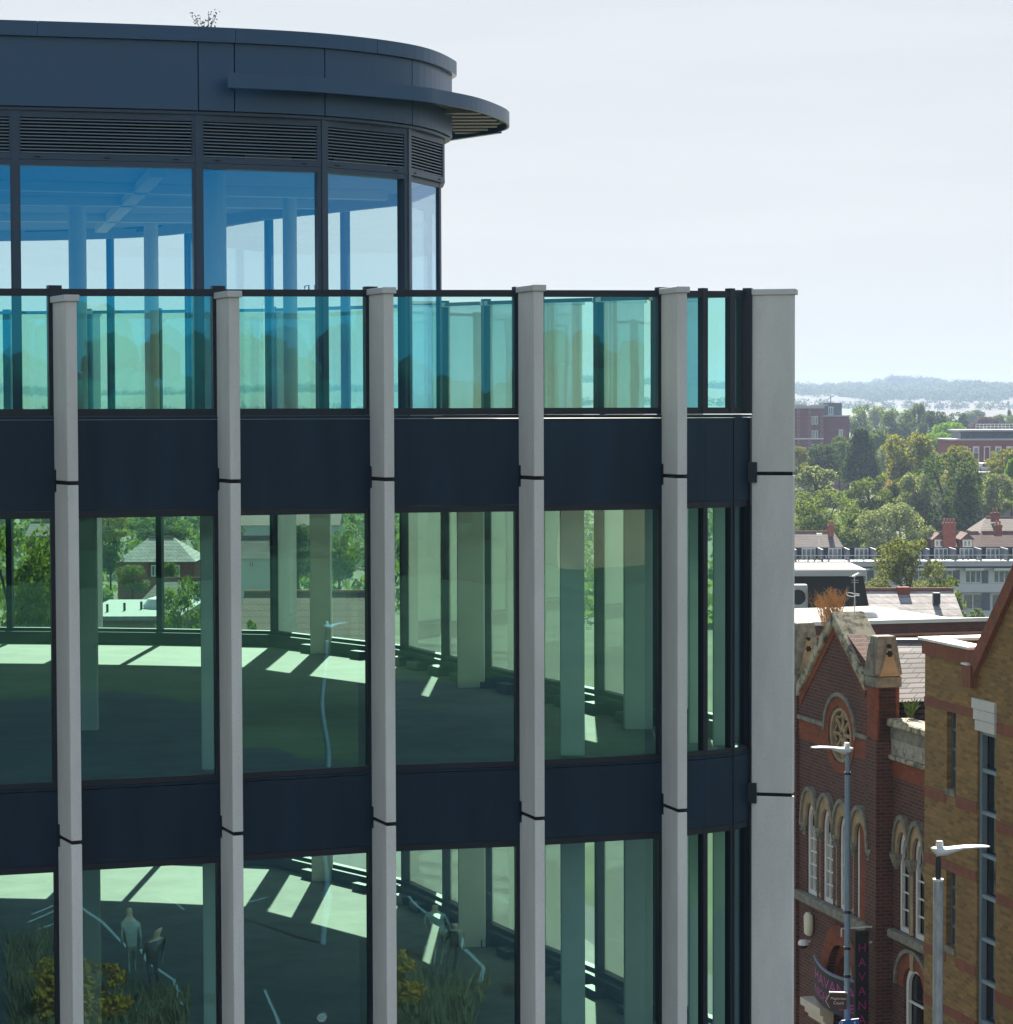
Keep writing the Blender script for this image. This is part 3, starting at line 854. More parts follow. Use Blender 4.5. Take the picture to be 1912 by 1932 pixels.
# nave roof behind the gable and the side wing with parapet, frieze and slate roof
wy = .30
wx0, wx1 = gx1 - .02, W(1790, 1400, wy)[0]
zp = W(1690, 1362, wy)[1]
wl = [W(1707, 1546, wy), W(1736, 1560, wy)]
wsp = wl[1][0] - wl[0][0]
ww_ = wsp * .66
wzt = wl[0][1]
wsill = W(1700, 1757, wy)[1]
dwx, dwz = W(1722, 1812, wy)
whole = [list(reversed(arch(p[0], ww_, wsill, wzt - .75, wzt - .26))) for p in wl] + [list(reversed(arch(dwx + .1, 1.0, .8, dwz - .62, dwz - .14)))]
MB().holed([(wx0, 0), (wx1, 0), (wx1, zp - .1), (wx0, zp - .1)], whole, wy, wy + .4).build('wing_wall', M['brick_purple'], HALL, local=True)
MB().box((wx0 + .01, wy - .14, zp - .1), (wx1, wy + .42, zp + .06)).build('parapet_coping', M['stone_mossy'], HALL, local=True, bevel=.03)
MB().box((wx0 + .01, wy - .05, zp - .36), (wx1, wy, zp - .104)).build('parapet_band', M['stone_grey'], HALL, local=True)
fz = MB().box((wx0 + .01, wy - .035, zp - .68), (wx1, wy, zp - .364))
fo = fz.build('frieze', mat('pale_frieze', (.34, .32, .28), .9, .25, 5), HALL, local=True)
for k in range(6):
    x = wx0 + .28 + k * .42; z = zp - .52
    MB().xz([(x - .09, z), (x, z - .12), (x + .09, z), (x, z + .12)], wy - .045, wy - .037).build('quatrefoil', M['stone_mossy'], fo, local=True)
MB().box((wx0 + .01, wy - .10, zp - .78), (wx1, wy, zp - .684)).build('string_course', M['stone_mossy'], HALL, local=True, bevel=.02)
MB().box((wx0 + .01, wy - .012, zp - 1.15), (wx1, wy, zp - .80)).build('red_band', M['brick_red'], HALL, local=True)
for p in wl:
    fr = MB(); x = p[0]
    o_ = arch(x, ww_, wsill, wzt - .75, wzt - .26); i_ = arch(x, ww_ - .16, wsill + .1, wzt - .78, wzt - .42)
    fr.holed(o_, [list(reversed(i_))], wy + .03, wy + .10)
    for q in range(1, 4):
        z = wsill + .1 + q * (wzt - .9 - wsill) / 4
        fr.box((x - ww_ / 2 + .08, wy + .05, z - .015), (x + ww_ / 2 - .08, wy + .085, z + .015))
    f = fr.build('arched_window', M['white_paint'], HALL, local=True)
    MB().xz(o_, wy + .12, wy + .13).build('glass', M['darkglass'], f, local=True)
    am = MB(); ring_path(am, arch_curve(x, ww_ + .02, wzt - .75, wzt - .26), arch_curve(x, wsp * .94, wzt - .75, wzt - .02), wy - .06, wy + .1)
    a_ = am.build('stone_arch', M['stone'], HALL, local=True)
    hm = MB(); ring_path(hm, arch_curve(x, wsp * .945, wzt - .75, wzt - .015), arch_curve(x, wsp * 1.08, wzt - .75, wzt + .09), wy - .11, wy + .0)
    hm.build('hood_mould', M['stone_grey'], a_, local=True)
for k, x in enumerate((wl[0][0] - wsp / 2, (wl[0][0] + wl[1][0]) / 2, wl[1][0] + wsp / 2)):
    if k == 1: MB().lathe((x, wy + .06), [(.11, wsill + .02), (.09, wsill + .12), (.09, wzt - 1.02)], 12).build('column_shaft', M['stone'], HALL, local=True)
    MB().lathe((x, wy + .04), [(.09, wzt - 1.08), (.13, wzt - 1.0), (.19, wzt - .84), (.21, wzt - .75)], 8).build('capital', M['stone_grey'], HALL, local=True)
MB().box((wl[0][0] - wsp * .7, wy - .16, wsill - .18), (wx1, wy + .16, wsill - .004)).build('window_sill', M['stone_grey'], HALL, local=True, bevel=.03)
dwx += .1
am = MB(); ring_path(am, arch_curve(dwx, 1.02, dwz - .62, dwz - .14), arch_curve(dwx, 1.55, dwz - .62, dwz + .14), wy - .03, wy + .1)
am.build('brick_arch', M['brick_red'], HALL, local=True)
MB().xz([(dwx - .07, dwz - .2), (dwx + .07, dwz - .2), (dwx + .1, dwz + .17), (dwx - .1, dwz + .17)], wy - .07, wy + .05).build('keystone', M['stone'], HALL, local=True)
hm = MB(); ring_path(hm, arch_curve(dwx, 1.56, dwz - .62, dwz + .15), arch_curve(dwx, 1.72, dwz - .62, dwz + .23), wy - .09, wy)
hm.build('hood_mould', M['stone_grey'], HALL, local=True)
fr = MB().holed(arch(dwx, 1.0, .8, dwz - .62, dwz - .14), [list(reversed(arch(dwx, .78, .9, dwz - .62, dwz - .26)))], wy + .05, wy + .12)
for z in (dwz - .9, dwz - 1.8): fr.box((dwx - .39, wy + .06, z - .02), (dwx + .39, wy + .11, z + .02))
f = fr.build('round_headed_window', M['white_paint'], HALL, local=True)
MB().box((dwx - .5, wy + .14, .8), (dwx + .5, wy + .16, dwz - .14)).build('glass', M['darkglass'], f, local=True)
# slate slopes
ridge_y = 5.2
zr = W(1720, 1212, wy + 3.0)[1]
ra, rb = P(1630, 1211, 58), P(1830, 1211, 58); ea, eb = P(1630, 1364, 53.2), P(1830, 1364, 53.2)
dn = Vector((0, 0, .14))
MB().add([ea, eb, rb, ra, ea - dn, eb - dn, rb - dn, ra - dn], [(0, 1, 2, 3), (7, 6, 5, 4), (0, 4, 5, 1), (2, 6, 7, 3), (0, 3, 7, 4), (1, 5, 6, 2)]).build('slate_roof', M['slate'], HALL)
MB().box((ra.x, 57.9, ra.z - .12), (rb.x, 58.3, ra.z + .06)).build('lead_ridge', mat('lead', (.07, .08, .10), .5), HALL)
zn = apx[1] - .9
nv = MB()
xa, xb = gx0 + .1, gx1 - .3
nv.add([(xa, .43, lft[1] - .4), (ax_, .43, zn), (xb, .43, rgt_[1] - .5), (xa, 2.4, lft[1] - .4), (ax_, 2.4, zn), (xb, 2.4, rgt_[1] - .5)], [(0, 1, 4, 3), (1, 2, 5, 4), (0, 2, 1), (3, 4, 5), (0, 3, 5, 2)])
nv.build('nave_roof', M['slate'], HALL, local=True)
MB().box((gx0 + .2, .5, 0), (wx1 + 6, 9, zp - .5)).build('hall_body', M['brick_purple'], HALL, local=True)
# doorway: brick rings, painted tympanum, cream cornice
am = MB(); ring_path(am, arch_curve(dx, dw + .02, dz - 1.5, dz - .42, 12), arch_curve(dx, dw + .75, dz - 1.5, dz, 12), -.03, .16)
am.build('brick_arch', M['brick_red'], HALL, local=True)
am = MB(); ring_path(am, arch_curve(dx, dw - .36, dz - 1.5, dz - .66, 12), arch_curve(dx, dw + .01, dz - 1.5, dz - .43, 12), .12, .34)
am.build('brick_arch', M['brick_red'], HALL, local=True)
for s in (-1, 1):
    MB().box((dx + s * (dw / 2 + .19) - .19, -.028, 1.0), (dx + s * (dw / 2 + .19) + .19, .16, dz - 1.5)).build('brick_jamb', M['brick_red'], HALL, local=True)
ty = MB().xz(arch(dx, dw - .3, dz - 2.3, dz - 1.5, dz - .66, 12), .30, .34).build('tympanum', mat('cream_plaster', (.46, .41, .30), .8, .2, 3), HALL, local=True)
dr = MB()
for cx_, r in ((.05, .26), (.32, .22), (.2, .12)):
    dr.tube([(dx + cx_ + r * .6 * math.cos(a * .35), .292, dz - 1.5 + (r * 1.3) * math.sin(a * .35) + cx_ * .7) for a in range(17)], .018, 5)
dr.build('painted_curl', M['stone_grey'], ty, local=True)
zc = W(1540, 1903, -.3)[1]
cn = MB()
cn.box((dx - 1.55, -.32, zc - .10), (dx - .4, .0, zc + .06)); cn.box((dx - 1.48, -.24, zc - .24), (dx - .42, .0, zc - .104)); cn.box((dx - 1.42, -.18, zc - .34), (dx - .44, .0, zc - .244))
cn.build('door_cornice', mat('cream_paint', (.55, .50, .40), .7, .1, 4), HALL, local=True)
MB().box((dx - .5, .2, .5), (dx + .7, .25, zc - .15)).build('door', M['black'], HALL, local=True)

# things fixed on the hall
def on_hall(name, label, cat, x, z, o=0.0, group=None):
    return thing(name, label, cat, HA + ax * x + ay * o + Vector((0, 0, z)), WROT, group)
x, z = W(1527, 1743, -.08)
wlp = on_hall('wall_lamp', 'small cream bulkhead lamp on the brick wall left of the door arch', 'lamp', x, z, 0)
MB().xz([(-.13, -.26), (.10, -.26), (.15, -.1), (.14, .22), (-.05, .27), (-.16, .18)], -.16, -.02).build('lamp_cover', mat('cream_diffuser', (.62, .60, .45), .4, .1, 6), wlp, local=True, bevel=.04)
MB().box((-.1, -.02, -.2), (.1, .0, .2)).build('lamp_base', M['frame'], wlp, local=True)
x, z = W(1513, 1782, -.2)
cc = on_hall('security_camera', 'small white dome security camera on the brick wall beside the concrete fin', 'camera', x, z, 0)
MB().lathe((0, -.16), [(.03, .10), (.09, .09), (.12, .03), (.12, -.01)], 12).build('housing', M['white_paint'], cc, local=True)
MB().lathe((0, -.16), [(.03, -.10), (.08, -.07), (.105, -.012)], 12).build('dome', M['darkglass'], cc, local=True)
MB().box((-.03, -.1, .03), (.03, 0, .08)).build('arm', M['white_paint'], cc, local=True)

def text_mb(s, size, bold=0.0):
    cu = bpy.data.curves.new('letters', 'FONT'); cu.body = s; cu.size = size; cu.align_x = 'CENTER'; cu.offset = bold
    o = bpy.data.objects.new('letters', cu); COL.objects.link(o)
    me = bpy.data.meshes.new_from_object(o.evaluated_get(bpy.context.evaluated_depsgraph_get()))
    bpy.data.objects.remove(o)
    return [tuple(v.co) for v in me.vertices], [tuple(p.vertices) for p in me.polygons]
M['pink'] = mat('pink_lettering', (.36, .02, .20), .6, .1, 5)
M['banner'] = mat('black_cloth', (.012, .013, .014), .8, .2, 5)
# bowed banner over the door
bx0, bz0 = W(1534, 1806, -.25); bx1, bz1 = W(1622, 1850, -.25)
btm0 = W(1534, 1873, -.25)[1]
bn = on_hall('door_banner', 'bowed black banner with pink HAVANA NIGHTCLUB lettering hung across the door arch', 'banner', (bx0 + bx1) / 2, bz0, 0)
BW = abs(bx1 - bx0) * 1.0
def bow(u):   # u -1..1 -> local x, y, sag of the top edge
    return (u * BW / 2, -.22 - .16 * (1 - u * u), -.10 * (1 - u * u))
mb = MB(); n = 20
vs, fs = [], []
for i in range(n + 1):
    u = -1 + 2 * i / n
    x_, y_, s_ = bow(u)
    for dy, zz in ((0, s_), (0, -.84 + s_ * .35), (.03, -.84 + s_ * .35), (.03, s_)): vs.append((x_, y_ + dy, zz))
for i in range(n):
    for j in range(4): fs.append((i * 4 + j, i * 4 + (j + 1) % 4, i * 4 + 4 + (j + 1) % 4, i * 4 + 4 + j))
fs += [(0, 1, 2, 3), tuple(n * 4 + j for j in (3, 2, 1, 0))]
mb.add(vs, fs).build('cloth', M['banner'], bn, local=True)
hem = MB().tube([(bow(-1 + 2 * i / n)[0], bow(-1 + 2 * i / n)[1] + .015, bow(-1 + 2 * i / n)[2] + .02) for i in range(n + 1)], .035, 6)
hem.build('hem', mat('blue_hem', (.10, .13, .20), .5), bn, local=True)
lt = MB()
for s_, size, z_ in (('HAVANA', .34, -.38), ('NIGHTCLUB', .27, -.68)):
    vs, fs = text_mb(s_, size)
    wv = max(v[0] for v in vs) - min(v[0] for v in vs)
    k = BW * .86 / wv
    lt.add([(v[0] * k, bow(max(-1, min(1, v[0] * k / (BW / 2))))[1] - .006, v[1] + z_ + bow(v[0] * k / (BW / 2))[2] * .7) for v in vs], fs)
lt.build('lettering', M['pink'], bn, local=True, fixn=False)
# projecting vertical sign
x, z = W(1618, 1757, -.4)
vsn = on_hall('projecting_sign', 'tall narrow black projecting sign with pink vertical letters beside the door', 'sign', x, z - 2.05, 0)
MB().box((-.05, -.46, 0), (.05, -.16, 2.05)).build('sign_board', M['banner'], vsn, local=True, bevel=.01)
lt = MB()
for k, ch in enumerate('HAVANA'):
    vs, fs = text_mb(ch, .26)
    lt.add([(.054, -.31 + v[0], 1.62 - k * .30 + v[1]) for v in vs], fs)
lt.build('lettering', M['pink'], vsn, local=True, fixn=False)
br = MB().tube([(0, 0, 2.12), (0, -.75, 2.12)], .018, 6).tube([(0, -.75, 2.12), (0, -.75, 1.95)], .018, 6)
br.build('bracket', M['white_paint'], vsn, local=True)
br = MB().tube([(0, -.18, 1.8), (0, 0, 1.8)], .018, 6); br.build('bracket', M['white_paint'], vsn, local=True)

# dry grass growing behind the gable, small green weeds
def tuft(name, label, px, py, Y, w, h, n, col_, seed=1, ln=.006):
    c = P(px, py, Y); rr_ = random.Random(seed); mb = MB()
    for k in range(n):
        a = rr_.gauss(0, .24); l_ = h * rr_.uniform(.55, 1.0)
        p0 = c + Vector((rr_.uniform(-.5, .5) * w * .45, rr_.uniform(-.2, .2), 0))
        p1 = p0 + Vector((math.sin(a) * l_ * .5 + (p0.x - c.x) * .3, rr_.uniform(-.08, .08), l_ * .55)); p2 = p1 + Vector((math.sin(a) * l_ * .55, 0, l_ * .45))
        mb.tube([p0, p1, p2], [ln, ln, ln * .5], 3, cap=False)
        for q in range(3):
            e = p2.lerp(p1, rr_.random() * .5); mb.tube([e, e + Vector((rr_.uniform(-.12, .12), 0, rr_.uniform(.03, .14)))], ln * .8, 3, cap=False)
    return tag(mb.build(name, mat(name + '_leaf', col_, .8, .35, 5), fixn=False), label, 'plant')
tuft('dry_grass', 'clump of dry orange grass sprouting behind the stone-coped gable', 1568, 1182, 55.5, .80, .80, 170, (.40, .235, .10), 3, .0045)
tuft('gutter_weed', 'small green weed growing on the mossy parapet above the slate roof edge', 1719, 1353, 51.0, .28, .28, 26, (.10, .16, .03), 4, .012)
tuft('wall_weed', 'little green weed clinging beside the foot of the right stone pinnacle', 1640, 1300, 52.6, .16, .22, 16, (.12, .18, .04), 6, .012)

# ---------------------------------------------------------------- brown brick block
BA = HA - ay * .62
B = Wall(BA)
BLK = thing('brown_brick_block', 'modern brown brick block with red brick bands and a steep gable at the right edge', 'building', BA, WROT)
x0 = B(1745.5, 1400)[0]
zpar = B(1745.5, 1231)[1]
kx, kz = B(1840, 1262)
vx, vz = B(1912, 1104)
slope = (vz - kz) / (vx - kx)
x_end = kx + 12
tall = (B(1844.5, 1500)[0], B(1880.5, 1500)[0], B(1846, 1378)[1])
sl1 = (B(1787, 1400)[0] + .0, B(1804, 1400)[0], B(1798, 1490)[1], B(1798, 1343)[1])
sl2 = (sl1[0], sl1[1], B(1798, 1789)[1], B(1798, 1642)[1])
rec = lambda a, b, c, d: [(a, c), (a, d), (b, d), (b, c)]
holes = [rec(sl1[0], sl1[1], sl1[2], sl1[3]), rec(sl2[0], sl2[1], sl2[2], sl2[3]), rec(tall[0], tall[1], 1.0, tall[2])]
zc_ = B(1838, 1243)[1]
outer = [(x0, 0), (x_end, 0), (x_end, kz), (kx + 6, kz + slope * 6), (kx, kz), (kx, zpar - .02), (x0, zpar)]
MB().holed(outer, holes, 0, .34).build('front_wall', M['brick_brown'], BLK, local=True)
MB().box((x0, .345, 0), (x0 + .3, 7.5, zpar)).build('side_wall', M['brick_brown'], BLK, local=True)
MB().box((x0 - .04, -.05, zpar - .02), (kx, .0, zpar + .24)).box((x0 - .04, .0, zpar + .004), (x0 + .3, 7.5, zpar + .24)).build('soldier_course', M['soldier'], BLK, local=True)
MB().box((x0 - .10, -.12, zpar + .244), (kx - .02, .30, zpar + .30)).box((x0 - .10, .304, zpar + .244), (x0 + .40, 7.4, zpar + .30)).build('parapet_coping', M['white_paint'], BLK, local=True, bevel=.01)
# verge of the gable and its kneeler
vg = MB().xz([(kx - .02, kz - .26), (kx + 6, kz + slope * 6 - .26 + .10), (kx + 6, kz + slope * 6 + .16), (kx - .02, kz + .16)], -.10, .5)
vg.build('verge', M['soldier'], BLK, local=True)
MB().xz([(kx + 12.02, kz - .26), (kx + 6, kz + slope * 6 - .16), (kx + 6, kz + slope * 6 + .16), (kx + 12.02, kz + .16)], -.10, .5).build('verge', M['soldier'], BLK, local=True)
MB().box((kx - .24, -.14, kz - .34), (kx + .10, .3, kz + .06)).build('kneeler', M['soldier'], BLK, local=True)
MB().box((kx - .26, -.16, kz + .064), (kx + .02, .3, kz + .10)).build('kneeler_cap', M['white_paint'], BLK, local=True)
# red bands
zl = [(B(1748, 1331)[1], B(1748, 1314)[1]), (B(1748, 1503)[1], B(1748, 1482)[1]), (B(1748, 1626)[1], B(1748, 1608)[1]), (B(1748, 1797)[1], B(1748, 1779)[1]), (B(1748, 1894)[1], B(1748, 1877)[1])]
for k, (za, zb_) in enumerate(zl):
    xr = tall[0] - .02
    mb = MB()
    if k in (1, 3):
        mb.box((x0 - .012, -.014, za), (sl1[0] - .02, .0, zb_)); mb.box((sl1[1] + .02, -.014, za), (xr, .0, zb_))
    else: mb.box((x0 - .012, -.014, za), (xr, .0, zb_))
    mb.build('brick_band', M['soldier'], BLK, local=True)
for ya, yb in ((1384, 1363), (1569, 1549), (1704, 1685), (1891, 1870)):
    MB().box((tall[1] + .02, -.014, B(1881, ya)[1]), (x_end, 0, B(1881, yb)[1])).build('brick_band', M['soldier'], BLK, local=True)
# slit windows
for (a, b, c, d) in (sl1, sl2):
    f = MB()
    f.box((a, .10, c), (a + .04, .18, d)); f.box((b - .04, .10, c), (b, .18, d))
    for q in range(5):
        z = c + (d - c) * q / 4
        f.box((a + .04, .11, max(c, z - .03)), (b - .04, .17, min(d, z + .03)))
    fo = f.build('slit_window', mat('blue_grey_frame', (.10, .15, .19), .5), BLK, local=True)
    MB().box((a + .03, .19, c), (b - .03, .20, d)).build('glass', M['darkglass'], fo, local=True)
    MB().box((a, -.03, c - .12), (b, .14, c - .003)).build('sill', M['stone_grey'], BLK, local=True)
f = MB(); a, b, d = tall
f.box((a, .05, 1.0), (a + .09, .16, d)); f.box((b - .06, .05, 1.0), (b, .16, d)); f.box((a + .09, .06, d - .07), (b - .06, .15, d))
for y in (1454, 1534, 1614, 1692, 1773, 1853, 1930):
    z = B(1862, y, .1)[1]; f.box((a + .09, .06, z - .035), (b - .06, .15, z + .035))
fo = f.build('tall_window', mat('steel_blue_frame', (.16, .23, .28), .45), BLK, local=True)
MB().box((a + .05, .17, 1.0), (b - .03, .18, d)).build('glass', M['darkglass'], fo, local=True)
ls = MB()
zt = B(1834, 1315)[1]; zq = (zt - d) / 3
for q, s_ in enumerate((.16, .08, 0)):
    z1_ = zt - q * zq
    ls.box((a - s_ * .9 - .02, -.05, z1_ - zq + .006), (b + .0, .04, z1_))
ls.build('stone_lintel', mat('cast_stone', (.56, .56, .54), .8, .08, 3), BLK, local=True, bevel=.006)
# pitched tile roof behind the verge and its hip
zf = zpar + .1
MB().add([(kx - .1, .52, kz + .12), (kx + 6, .52, kz + slope * 6 + .12), (kx + 6, 9, kz + slope * 6 + .12), (kx - .1, 9, kz + .12), (kx - .1, .52, kz - .05), (kx + 6, .52, kz + slope * 6 - .05), (kx + 6, 9, kz + slope * 6 - .05), (kx - .1, 9, kz - .05)],
         [(0, 1, 2, 3), (7, 6, 5, 4), (0, 4, 5, 1), (2, 6, 7, 3), (0, 3, 7, 4), (1, 5, 6, 2)]).add([(kx + 6, .52, kz + slope * 6 + .12), (kx + 12.1, .52, kz + .12), (kx + 12.1, 9, kz + .12), (kx + 6, 9, kz + slope * 6 + .12)], [(0, 1, 2, 3)]).build('tile_roof', M['claytile'], BLK, local=True)
MB().box((x_end - .34, .345, 0), (x_end, 9, kz - .1)).build('side_wall', M['brick_brown'], BLK, local=True)
hx, hz = B(1809, 1212, 1.6)
MB().tube([(kx - 1.0, 2.6, zpar + .25), (kx + 1.4, 3.2, kz + slope * 1.35 + .2)], .11, 6).build('hip_tiles', M['claytile'], BLK, local=True)
MB().box((x0 + .31, .35, zpar - .4), (kx + .3, 7.4, zpar - .1)).build('flat_roof', mat('roof_felt', (.20, .21, .22), .8), BLK, local=True)
# ================================================================== STREET FURNITURE
M['galv'] = mat('galvanised_steel', (.22, .27, .32), .45, .35, 16, metal=.5, streak=(1, 1, .3), col2=(.42, .47, .52))
M['lampgrey'] = mat('lamp_grey_paint', (.62, .66, .70), .35, .06, 3)
M['polegrey'] = mat('pole_grey_paint', (.16, .235, .33), .5, .12, 4, streak=(1, 1, .2))
def street_lamp(name, label, x, y, ztop, head_l, head_dir, pole_r, gz, matp, group=None, spigot=True):
    t = thing(name, label, 'street lamp', (x, y, gz), 0, group)
    h = ztop - gz
    MB().lathe((0, 0), [(pole_r * 1.5, 0), (pole_r * 1.5, 1.4), (pole_r * 1.05, 1.6), (pole_r, h - .42)], 16).build('pole', matp, t, local=True)
    if spigot:
        MB().lathe((0, 0), [(pole_r * 1.08, h - .42), (pole_r * 1.08, h - .395)], 16).build('collar', M['white_paint'], t, local=True)
        MB().lathe((0, 0), [(pole_r * .55, h - .395), (pole_r * .6, h - .2), (pole_r * .45, h - .10)], 12).build('spigot', M['frame'], t, local=True)
    else:
        MB().lathe((0, 0), [(pole_r * .85, h - .42), (pole_r * .85, h - .06)], 12).build('spigot', matp, t, local=True)
        MB().lathe((0, 0), [(pole_r * 1.12, h - .47), (pole_r * 1.12, h - .43)], 12).build('collar', M['frame'], t, local=True)
    # lantern: a thin leaf-shaped body, thick over the pole and flat at the tip
    d = Vector((head_dir[0], head_dir[1], 0)).normalized(); s = Vector((-d.y, d.x, 0))
    prof = [(-.12, .03, .015, .0), (-.08, .10, .05, -.01), (0, .135, .09, -.03), (.14, .15, .085, -.03), (.26, .15, .06, .0), (.42, .145, .035, .035), (.62, .135, .028, .05), (.78, .11, .02, .05), (.84, .05, .012, .05)]
    k = head_l / 1.0
    vs, n = [], 14
    for u, w, hh, dz in prof:
        for j in range(n):
            a = 2 * math.pi * j / n
            p = d * (u * k) + s * (w * math.cos(a) * k) + Vector((0, 0, h + dz * k + hh * math.sin(a) * (1.0 if math.sin(a) < 0 else .7) * k))
            vs.append(p)
    fs = [(i * n + j, i * n + (j + 1) % n, (i + 1) * n + (j + 1) % n, (i + 1) * n + j) for i in range(len(prof) - 1) for j in range(n)]
    fs += [tuple(range(n - 1, -1, -1)), tuple((len(prof) - 1) * n + j for j in range(n))]
    hd = MB().add(vs, fs).build('lantern', M['lampgrey'], t, local=True, smooth=True)
    MB().lathe((d.x * .02 * k, d.y * .02 * k), [(.06 * k, h + .02 * k), (.065 * k, h + .09 * k), (.05 * k, h + .125 * k)], 12).build('photocell', M['white_paint'], hd, local=True)
    return t
p = P(1600, 1412, 44)
l1 = street_lamp('street_lamp', 'slim blue-grey street lamp in front of the rose window carrying the footpath signs', p.x, 44, p.z, .82, (-1, -.25), .052, 0, M['polegrey'], spigot=False)
p2 = P(1771, 1601, 32)
l2 = street_lamp('street_lamp', 'thick galvanised street lamp with white lantern pointing right before the brown brick block', p2.x, 32, p2.z, .78, (1, -.12), .066, 0, M['galv'])
for zz in (p.z - 2.95, p.z - 3.6, p.z - 4.1): MB().lathe((0, 0), [(.062, zz), (.062, zz + .05)], 12).build('clamp_band', M['frame'], l1, local=True)
# signs on the slim lamp
X1 = p.x
zs = P(1600, 1888, 43.9).z
M['brown_sign'] = mat('brown_sign', (.055, .022, .018), .5, .1, 3)
M['blue_sign'] = mat('blue_sign', (.012, .10, .36), .45, .05, 3)
fs_ = thing('finger_sign', 'brown arrow sign reading Magistrates Court clamped to the slim lamp post', 'sign', (X1, 43.92, zs), R(-6))
out_ = [(-.02, -.145), (-.02, .145), (-.30, .145), (-.33, .13), (-.40, .0), (-.33, -.13), (-.30, -.145)]
sgn_rot = lambda q: [(x, z + .30 * 0) for x, z in q]
MB().xz(out_, -.09, -.06).build('sign_plate', M['brown_sign'], fs_, local=True)
MB().box((-.33, -.095, .147), (-.0, -.055, .165)).build('top_rail', M['white_paint'], fs_, local=True)
bd = MB()
bd.xz([(-.325, .12), (-.318, .12), (-.385, .0), (-.395, .0)], -.094, -.0905).xz([(-.395, .0), (-.385, .0), (-.318, -.12), (-.325, -.12)], -.094, -.0905).build('arrow_mark', M['white_paint'], fs_, local=True)
lt = MB()
for s_, sz, zz in (('Magistrates', .062, .03), ('Court', .075, -.055)):
    vs, f_ = text_mb(s_, sz)
    wv = max(v[0] for v in vs) - min(v[0] for v in vs)
    lt.add([(-.165 + v[0] * min(1, .27 / wv), -.0935, zz + v[1]) for v in vs], f_)
lt.build('lettering', M['white_paint'], fs_, local=True, fixn=False)
zb2 = P(1607, 1920, 43.9).z
bs = thing('path_sign', 'blue rectangular footpath sign with white walking figure at the foot of the slim lamp', 'sign', (X1, 43.9, zb2 - .5), R(4))
MB().xz([(-.17, .0), (.18, .0), (.18, .50), (-.13, .47), (-.20, .38)], -.10, -.07).build('sign_plate', M['blue_sign'], bs, local=True)
fg = MB()
fg.xz(ellipse(.105, .43, .018, 10), -.104, -.1005)
fg.xz([(.09, .40), (.115, .40), (.115, .33), (.09, .33)], -.104, -.1005)
fg.xz([(.09, .33), (.10, .33), (.08, .25), (.065, .25)], -.104, -.1005).xz([(.104, .33), (.115, .33), (.145, .25), (.13, .25)], -.104, -.1005).xz([(.085, .40), (.09, .36), (.065, .33), (.06, .34)], -.104, -.1005)
fg.xz([(-.17, .38), (-.12, .45), (-.10, .45), (-.145, .37), (-.10, .30), (-.12, .30)], -.104, -.1005)
fg.build('white_figure', M['white_paint'], bs, local=True)

# ================================================================== STREET AND PAVEMENT
M['asphalt'] = mat('asphalt', (.045, .046, .05), .85, .25, 1.2, bump=.3, bscale=60)
M['paving'] = mat('paving', (.20, .19, .18), .85, .15, 1.5)
rd = MB().add([(-40, -75, .004), (46, -75, .004), (46, 20, .004), (9, 54, .004), (-7, 106, .004), (-16, 106, .004), (-1, 44, .004), (4.2, 29, .004), (4.2, 25, .004), (-40, 12, .004)], [(0, 1, 2, 8, 9), (2, 3, 7, 8), (3, 4, 5, 6, 7)])
tag(rd.build('road', M['asphalt'], fixn=False), kind='structure')
pv = MB()
c0 = HA + ax * 14 - ay * .4; c1 = HA - ax * 22 - ay * .4
q0 = c0 - ay * 2.0; q1 = c1 - ay * 2.0
pv.hexa([(q0.x, q0.y, 0), (c0.x, c0.y, 0), (c1.x, c1.y, 0), (q1.x, q1.y, 0), (q0.x, q0.y, .12), (c0.x, c0.y, .12), (c1.x, c1.y, .12), (q1.x, q1.y, .12)])
tag(pv.build('pavement', M['paving']), kind='structure')

# ================================================================== ROOFS BEHIND THE HALL
M['white_roof'] = mat('white_membrane', (.20, .18, .155), .8, .15, .6)
M['black_clad'] = mat('black_slate_hung_wall', (.010, .012, .016), .6, .3, 4)
M['fascia'] = mat('grey_fascia', (.45, .46, .48), .6, .06, 2)
zr = P(1560, 1075, 118).z
bb = thing('black_clad_building', 'black clad building with a pale flat roof beyond the steep brick gable', 'building', P(1560, 1120, 118) * 1, 0)
xl, xr = P(1430, 1075, 118).x, P(1629, 1076, 118).x
xr2 = P(1653, 1160, 118).x
zb_ = P(1649, 1180, 118).z
w = MB()
w.hexa([(xl, 118, zb_ - 9), (xr2 + 1.6, 118, zb_ - 9), (xr2 + 1.6, 123, zb_ - 9), (xl, 123, zb_ - 9), (xl, 118, zr - .28), (xr, 118, zr - .28), (xr, 123, zr - .28), (xl, 123, zr - .28)])
w.build('wall', M['black_clad'], bb)
MB().hexa([(xl - .3, 117.6, zr - .28), (xr + .1, 117.6, zr - .28), (xr + .1, 123, zr - .28), (xl - .3, 123, zr - .28), (xl - .3, 117.6, zr + .02), (xr + .1, 117.6, zr + .02), (xr + .1, 123, zr + .02), (xl - .3, 123, zr + .02)]).build('fascia', M['fascia'], bb)
MB().box((xl - .2, 117.8, zr + .024), (xr - .05, 122.8, zr + .05)).build('roof', M['white_roof'], bb)
pu = P(1509, 1125, 116.5)
ac = thing('cooling_unit', 'grey rooftop cooling unit beside the black clad wall just right of the concrete fin', 'air conditioner', (pu.x, 116.5, pu.z - .6))
MB().box((-.5, -.3, 0), (.35, .5, 1.15)).build('casing', M['fascia'], ac, local=True, bevel=.03)
